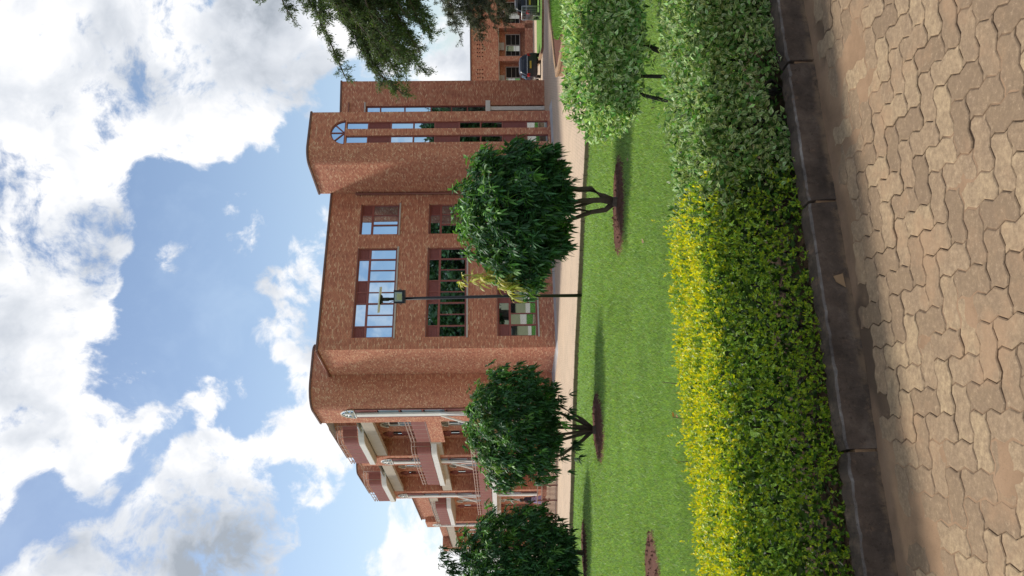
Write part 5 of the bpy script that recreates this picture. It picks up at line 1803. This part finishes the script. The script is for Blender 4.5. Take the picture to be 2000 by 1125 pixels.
b = MB(); b.tube([LP(-.225, 0, 0), LP(-.25, .05, .0), LP(-.25, .13, 0), LP(.25, .13, 0), LP(.25, .05, 0), LP(.225, 0, 0)], .014, 5); b.build('yoke', M['black_metal'], lam)

# ------------------------------------------------------------------ cars
def car_paint(name, col):
    m, t, p, out = new_mat(name)
    co = t.n('ShaderNodeTexCoord').outputs['Object']
    put(t, p.inputs['Base Color'], t.mix(t.smooth(t.noise(co, 3.0, 6, .7), .5, .8, 0, .25), col, (.05, .042, .036)))
    p.inputs['Roughness'].default_value = .32
    p.inputs['Coat Weight'].default_value = .15
    return m
blue = car_paint('dark_blue_paint', (.006, .008, .018))
blackp = car_paint('black_paint', (.010, .010, .011))
def dark_glass():
    m, t, p, out = new_mat('dark_car_glass')
    put(t, p.inputs['Base Color'], (.012, .014, .017)); p.inputs['Roughness'].default_value = .06; p.inputs['Specular IOR Level'].default_value = .6
    return m
M['car_glass'] = dark_glass()
tail = simple('red_lamp', (.42, .022, .022), .2)
plate = simple('yellow_plate', (.46, .33, .035), .5)
rub = simple('rubber', (.018, .017, .016), .8)

def loft(sections, name, mat, parent, mi=None):
    """sections: list of (y, [(x,z), ...half outline from the bottom centre to the top centre])"""
    b = MB()
    rings = []
    for y, pts in sections:
        full = [(x, z) for x, z in pts] + [(-x, z) for x, z in reversed(pts)]
        rings.append([Vector((x, y, z)) for x, z in full])
    n = len(rings[0])
    for r0, r1 in zip(rings[:-1], rings[1:]):
        for k in range(n):
            k2 = (k + 1) % n
            b.poly([r0[k], r0[k2], r1[k2], r1[k]], smooth=True)
    b.poly(rings[0][::-1]); b.poly(rings[-1])
    o = b.build(name, mat, parent)
    return o

def wheel(parent, x, y, r=.33, w=.20):
    b = MB(); s = 1 if x > 0 else -1
    b.tube([(x, y, r), (x + s * w * .2, y, r), (x + s * w * .8, y, r), (x + s * w, y, r)], [r * .93, r, r, r * .93], 20)
    wl = b.build('wheel', rub, parent)
    b = MB(); b.tube([(x + s * (w - .01), y, r), (x + s * (w + .012), y, r)], [r * .62, r * .58], 14)
    b.build('rim', M['grey_metal'], wl)

def suv(name, loc, rz, paint, label, cat, H=1.58, Wd=1.72, L=4.1):
    """origin under the middle of the tail; the car points along +y"""
    root = empty(name, loc, rz, label=label, cat=cat)
    w = Wd / 2
    def body(y, z0, zb, inset=0.0):
        return (y, [(w * .55 - inset, z0), (w - .06 - inset, z0 + .04), (w - inset, z0 + .22), (w - inset, zb - .22), (w - .05 - inset, zb - .03), (w * .6 - inset, zb)])
    loft([body(0.0, .34, .93, .10), body(.06, .28, .97, .03), body(.35, .25, .98), body(1.2, .22, .97), body(2.6, .22, .97), body(3.3, .24, .95, .01), body(3.85, .28, .84, .05), body(L, .36, .70, .16)], 'body', paint, root)
    def cab(y, zt, f):
        return (y, [(w * .55, .90), (w - .07, .92), (w - .08, .98), (w - .12 - .16 * f, .98 + (zt - .98) * .75), (w - .19 - .16 * f, zt - .03), (w * .4, zt)])
    loft([cab(.05, 1.02, 0), cab(.20, H - .12, 1), cab(.42, H - .02, 1), cab(1.4, H, 1), cab(2.1, H - .05, 1), cab(2.95, 1.02, 0)], 'cabin', paint, root)
    # glass set 3 mm proud of the cabin
    b = MB()
    b.hexa([(-w + .20, .062, 1.03), (w - .20, .062, 1.03), (w - .20, .09, 1.03), (-w + .20, .09, 1.03), (-w + .32, .178, H - .18), (w - .32, .178, H - .18), (w - .32, .21, H - .18), (-w + .32, .21, H - .18)])
    b.build('rear_window', M['car_glass'], root)
    for s in (-1, 1):
        b = MB()
        for y0, y1 in ((.42, 1.28), (1.36, 2.25)):
            zb, zt = 1.0, H - .20
            xb, xt = s * (w - .078), s * (w - .205)
            y1t = y1 - .30 if y1 > 2 else y1
            y0t = y0 + .08 if y0 < 1 else y0
            b.hexa([(xb, y0, zb), (xb + s * .012, y0, zb), (xb + s * .012, y1, zb), (xb, y1, zb), (xt, y0t, zt), (xt + s * .012, y0t, zt), (xt + s * .012, y1t, zt), (xt, y1t, zt)])
        b.build('side_window', M['car_glass'], root)
        b = MB()
        x0 = s * (w - .06)
        b.hexa([(x0 - s * .20, -.022, .80), (x0, .03, .80), (x0 + s * .03, .20, .80), (x0 - s * .1, .12, .80), (x0 - s * .18, -.012, 1.02), (x0 - s * .02, .035, 1.02), (x0 + s * .01, .20, 1.02), (x0 - s * .1, .14, 1.02)])
        b.build('tail_lamp', tail, root)
        wheel(root, s * (w - .20), .78); wheel(root, s * (w - .20), 3.28)
        b = MB(); b.box(s * (w - .02), s * (w + .16), 2.25, 2.33, 1.0, 1.13); b.build('mirror', paint, root)
        b = MB(); b.box(s * (w - .36), s * (w - .14), -.05, -.03, .36, .43); b.build('reflector', M['sill'], root)
    b = MB(); b.hexa([(-w + .05, -.05, .36), (w - .05, -.05, .36), (w - .01, .22, .34), (-w + .01, .22, .34), (-w + .08, -.06, .60), (w - .08, -.06, .60), (w - .02, .22, .62), (-w + .02, .22, .62)]); b.build('bumper', paint, root)
    b = MB(); b.box(-.26, .26, -.035, -.02, .72, .84); b.build('number_plate', plate, root)
    b = MB(); b.hexa([(-.62, -.02, 1.0), (.62, -.02, 1.0), (.62, .06, 1.0), (-.62, .06, 1.0), (-.6, 0, 1.035), (.6, 0, 1.035), (.6, .06, 1.035), (-.6, .06, 1.035)]); b.build('tailgate_trim', M['grey_metal'], root)
    b = MB(); b.tube([(-.04, .2, 1.33), (.05, -.0 + .1, 1.2), (.36, .075, 1.06)], .008, 5); b.build('rear_wiper', M['black_metal'], root)
    return root
suv('parked_car', (15.95, 58.5, -1.62), R(-8), blue, 'dark blue car parked tail on beside the brick wing', 'car')
suv('black_vehicle', (19.0, 54.2, -1.42), R(-12), blackp, 'black vehicle on the lawn strip under the grey green evergreen', 'vehicle', H=1.75)
# wire gate beside the black vehicle
gt = empty('mesh_gate', (17.55, 53.6, -1.38), R(-40), label='grey wire mesh gate leaning beside the black vehicle', cat='gate')
b = MB()
for p, q in (((0, 0, 0), (0, 0, 1.3)), ((.9, 0, 0), (.9, 0, 1.3)), ((0, 0, 1.3), (.9, 0, 1.3)), ((0, 0, .02), (.9, 0, .02))): b.tube([p, q], .03, 6)
b.build('gate_frame', M['grey_metal'], gt)
b = MB()
for i in range(1, 8): b.tube([(i * .112, 0, 0), (i * .112, 0, 1.3)], .008, 4)
for i in range(1, 10): b.tube([(0, 0, i * .13), (.9, 0, i * .13)], .008, 4)
b.build('wire_mesh', M['grey_metal'], gt)

# ------------------------------------------------------------------ ramp railing in front of the balcony wing
rl = empty('ramp_railing', (-11.4, 38.6, -1.0), math.atan2(-.9, 2.1) , label='low brown slatted railing with pale top rail before the balcony wing', cat='railing')
LR = 4.2
for i in range(6):
    b = MB(); b.box(i * LR / 5 - .03, i * LR / 5 + .03, -.03, .03, 0, 1.0); b.build('post', M['rail'], rl)
for z, nm in ((.98, 'top_rail'), (.78, 'rail'), (.12, 'rail')):
    b = MB(); b.box(-.05, LR + .05, -.025, .025, z, z + .05); b.build(nm, M['pale_rail'], rl)
for i in range(60):
    s = (i + .5) * LR / 60
    if i == 0: sm = None
    if sm is None:
        b = MB(); b.box(-.013, .013, -.012, .012, .16, .78); sm = b.mesh('slat', M['rail'])
    link('slat', sm, rl, loc=(s, 0, 0))
b = MB(); b.box(-.3, LR + 3.0, .1, .5, -.2, .10); b.build('kerb_wall', M['tan_kerb'], rl)

# ------------------------------------------------------------------ person walking past the ground floor
def person():
    root = empty('person', (-11.55, 44.6, -1.0), R(70), label='person with dark hair and a lavender skirt walking by the balcony wing', cat='person')
    V = {'pel': (0, 0, .92), 'wai': (0, 0, 1.06), 'che': (0, .01, 1.28), 'nek': (0, 0, 1.42), 'hea': (0, -.01, 1.50), 'top': (0, -.01, 1.60),
         'shl': (-.17, 0, 1.36), 'ell': (-.23, .05, 1.10), 'wrl': (-.22, -.08, .88), 'hal': (-.21, -.11, .80), 'shr': (.17, 0, 1.36), 'elr': (.23, .02, 1.10), 'wrr': (.24, -.05, .87), 'har': (.24, -.08, .79),
         'hil': (-.09, 0, .88), 'knl': (-.09, -.12, .50), 'anl': (-.09, -.02, .09), 'tol': (-.10, -.17, .03), 'hir': (.09, 0, .88), 'knr': (.09, .05, .49), 'anr': (.09, .22, .10), 'tor': (.10, .09, .03)}
    Rr = {'pel': .13, 'wai': .11, 'che': .13, 'nek': .05, 'hea': .085, 'top': .075, 'shl': .06, 'ell': .042, 'wrl': .03, 'hal': .032, 'shr': .06, 'elr': .042, 'wrr': .03, 'har': .032,
          'hil': .085, 'knl': .06, 'anl': .042, 'tol': .035, 'hir': .085, 'knr': .06, 'anr': .042, 'tor': .035}
    E_ = [('pel', 'wai'), ('wai', 'che'), ('che', 'nek'), ('nek', 'hea'), ('hea', 'top'), ('che', 'shl'), ('shl', 'ell'), ('ell', 'wrl'), ('wrl', 'hal'), ('che', 'shr'), ('shr', 'elr'), ('elr', 'wrr'), ('wrr', 'har'),
          ('pel', 'hil'), ('hil', 'knl'), ('knl', 'anl'), ('anl', 'tol'), ('pel', 'hir'), ('hir', 'knr'), ('knr', 'anr'), ('anr', 'tor')]
    names = list(V)
    me = bpy.data.meshes.new('body')
    me.from_pydata([V[n] for n in names], [(names.index(a), names.index(b)) for a, b in E_], [])
    o = link('body', me, root)
    sk = o.modifiers.new('skin', 'SKIN')
    for i, n in enumerate(names):
        me.skin_vertices[0].data[i].radius = (Rr[n], Rr[n])
    me.skin_vertices[0].data[0].use_root = True
    ss = o.modifiers.new('sub', 'SUBSURF'); ss.levels = ss.render_levels = 2
    me.materials.append(simple('brown_skin', (.11, .055, .035), .6))
    b = MB()
    n = 14
    def ringp(z, rx, ry): return [(rx * math.cos(2 * math.pi * k / n), ry * math.sin(2 * math.pi * k / n), z) for k in range(n)]
    def tubeup(rs, nm, mat):
        b = MB()
        for r0, r1 in zip(rs[:-1], rs[1:]):
            for k in range(n):
                b.poly([r0[k], r0[(k + 1) % n], r1[(k + 1) % n], r1[k]], smooth=True)
        b.build(nm, mat, root)
    tubeup([ringp(.42, .22, .26), ringp(.70, .19, .20), ringp(.95, .155, .15), ringp(1.05, .135, .13)], 'skirt', simple('lavender_cloth', (.36, .28, .46), .85))
    tubeup([ringp(1.0, .14, .135), ringp(1.15, .145, .14), ringp(1.30, .18, .145), ringp(1.40, .12, .10), ringp(1.43, .06, .06)], 'top', simple('dark_cloth', (.035, .025, .05), .85))
    b = MB()
    for i in range(7):
        for k in range(n):
            a0, a1 = math.pi * (.5 - i / 9), math.pi * (.5 - (i + 1) / 9)
            f = lambda a, k: (.098 * math.cos(a) * math.cos(2 * math.pi * k / n), .012 + .105 * math.cos(a) * math.sin(2 * math.pi * k / n), 1.56 + .115 * math.sin(a) - (.03 if math.sin(2 * math.pi * k / n) > 0 and i > 4 else 0))
            if i > 2 and math.sin(2 * math.pi * (k + .5) / n) < -.35: continue
            b.poly([f(a1, k), f(a1, k + 1), f(a0, k + 1), f(a0, k)], smooth=True)
    b.build('hair', simple('black_hair', (.012, .010, .010), .6), root)
person()

# ------------------------------------------------------------------ fallen leaves
def fallen(loc, rz, s, label, col, group=None):
    m = bpy.data.materials.get('dry_leaf_%d' % int(col[0] * 100)) or simple('dry_leaf_%d' % int(col[0] * 100), col, .8)
    b = MB()
    for sx in (-1, 1):
        b.poly([(0, 0, .002), (sx * .35 * s, .45 * s, .012), (0, .5 * s, .004)]); b.poly([(0, .5 * s, .004), (sx * .35 * s, .45 * s, .012), (sx * .05 * s, s, .015)])
    o = b.build('fallen_leaf', m); o.location = loc; o.rotation_euler = (R(4), R(3), rz)
    tag(o, label, 'leaf', group)
p = kp(-.02, .0, 0)
o_l = [((1.32, 13.7), 'pale dry leaf on the grass near the rim of the first soil pit'), ((2.0, 12.9), 'dry leaf on the shaded grass right of the first soil pit'), ((-.6, 8.2), 'dry leaf on the lawn beyond the lime shoot of the golden hedge'), ((-1.6, 7.4), 'dry leaf on the lawn closest to the golden hedge'), ((.6, 11.2), 'dry leaf on the open lawn in line with the light pole'), ((-2.3, 13.2), 'dry leaf on the open lawn between two soil pits')]
for (x, y), lb in o_l:
    fallen((x, y, float(lawn_z(x, y)) + .03), random.uniform(0, 6), .09, lb or 'small dry leaf lying on the open lawn', (.30, .19, .10), 'dry leaves fallen on the lawn')
b = MB(); b.poly([kp(-.02, -.006, .03), kp(.055, -.006, .035), kp(.04, -.008, .085), kp(.01, -.008, .075)]); b.poly([kp(-.02, -.010, .03), kp(.01, -.012, .075), kp(.04, -.012, .085), kp(.055, -.010, .035)][::1])
tag(b.build('fallen_leaf', simple('tan_leaf', (.34, .22, .12), .8)), 'tan dead leaf stuck to the face of the dark kerb', 'leaf')
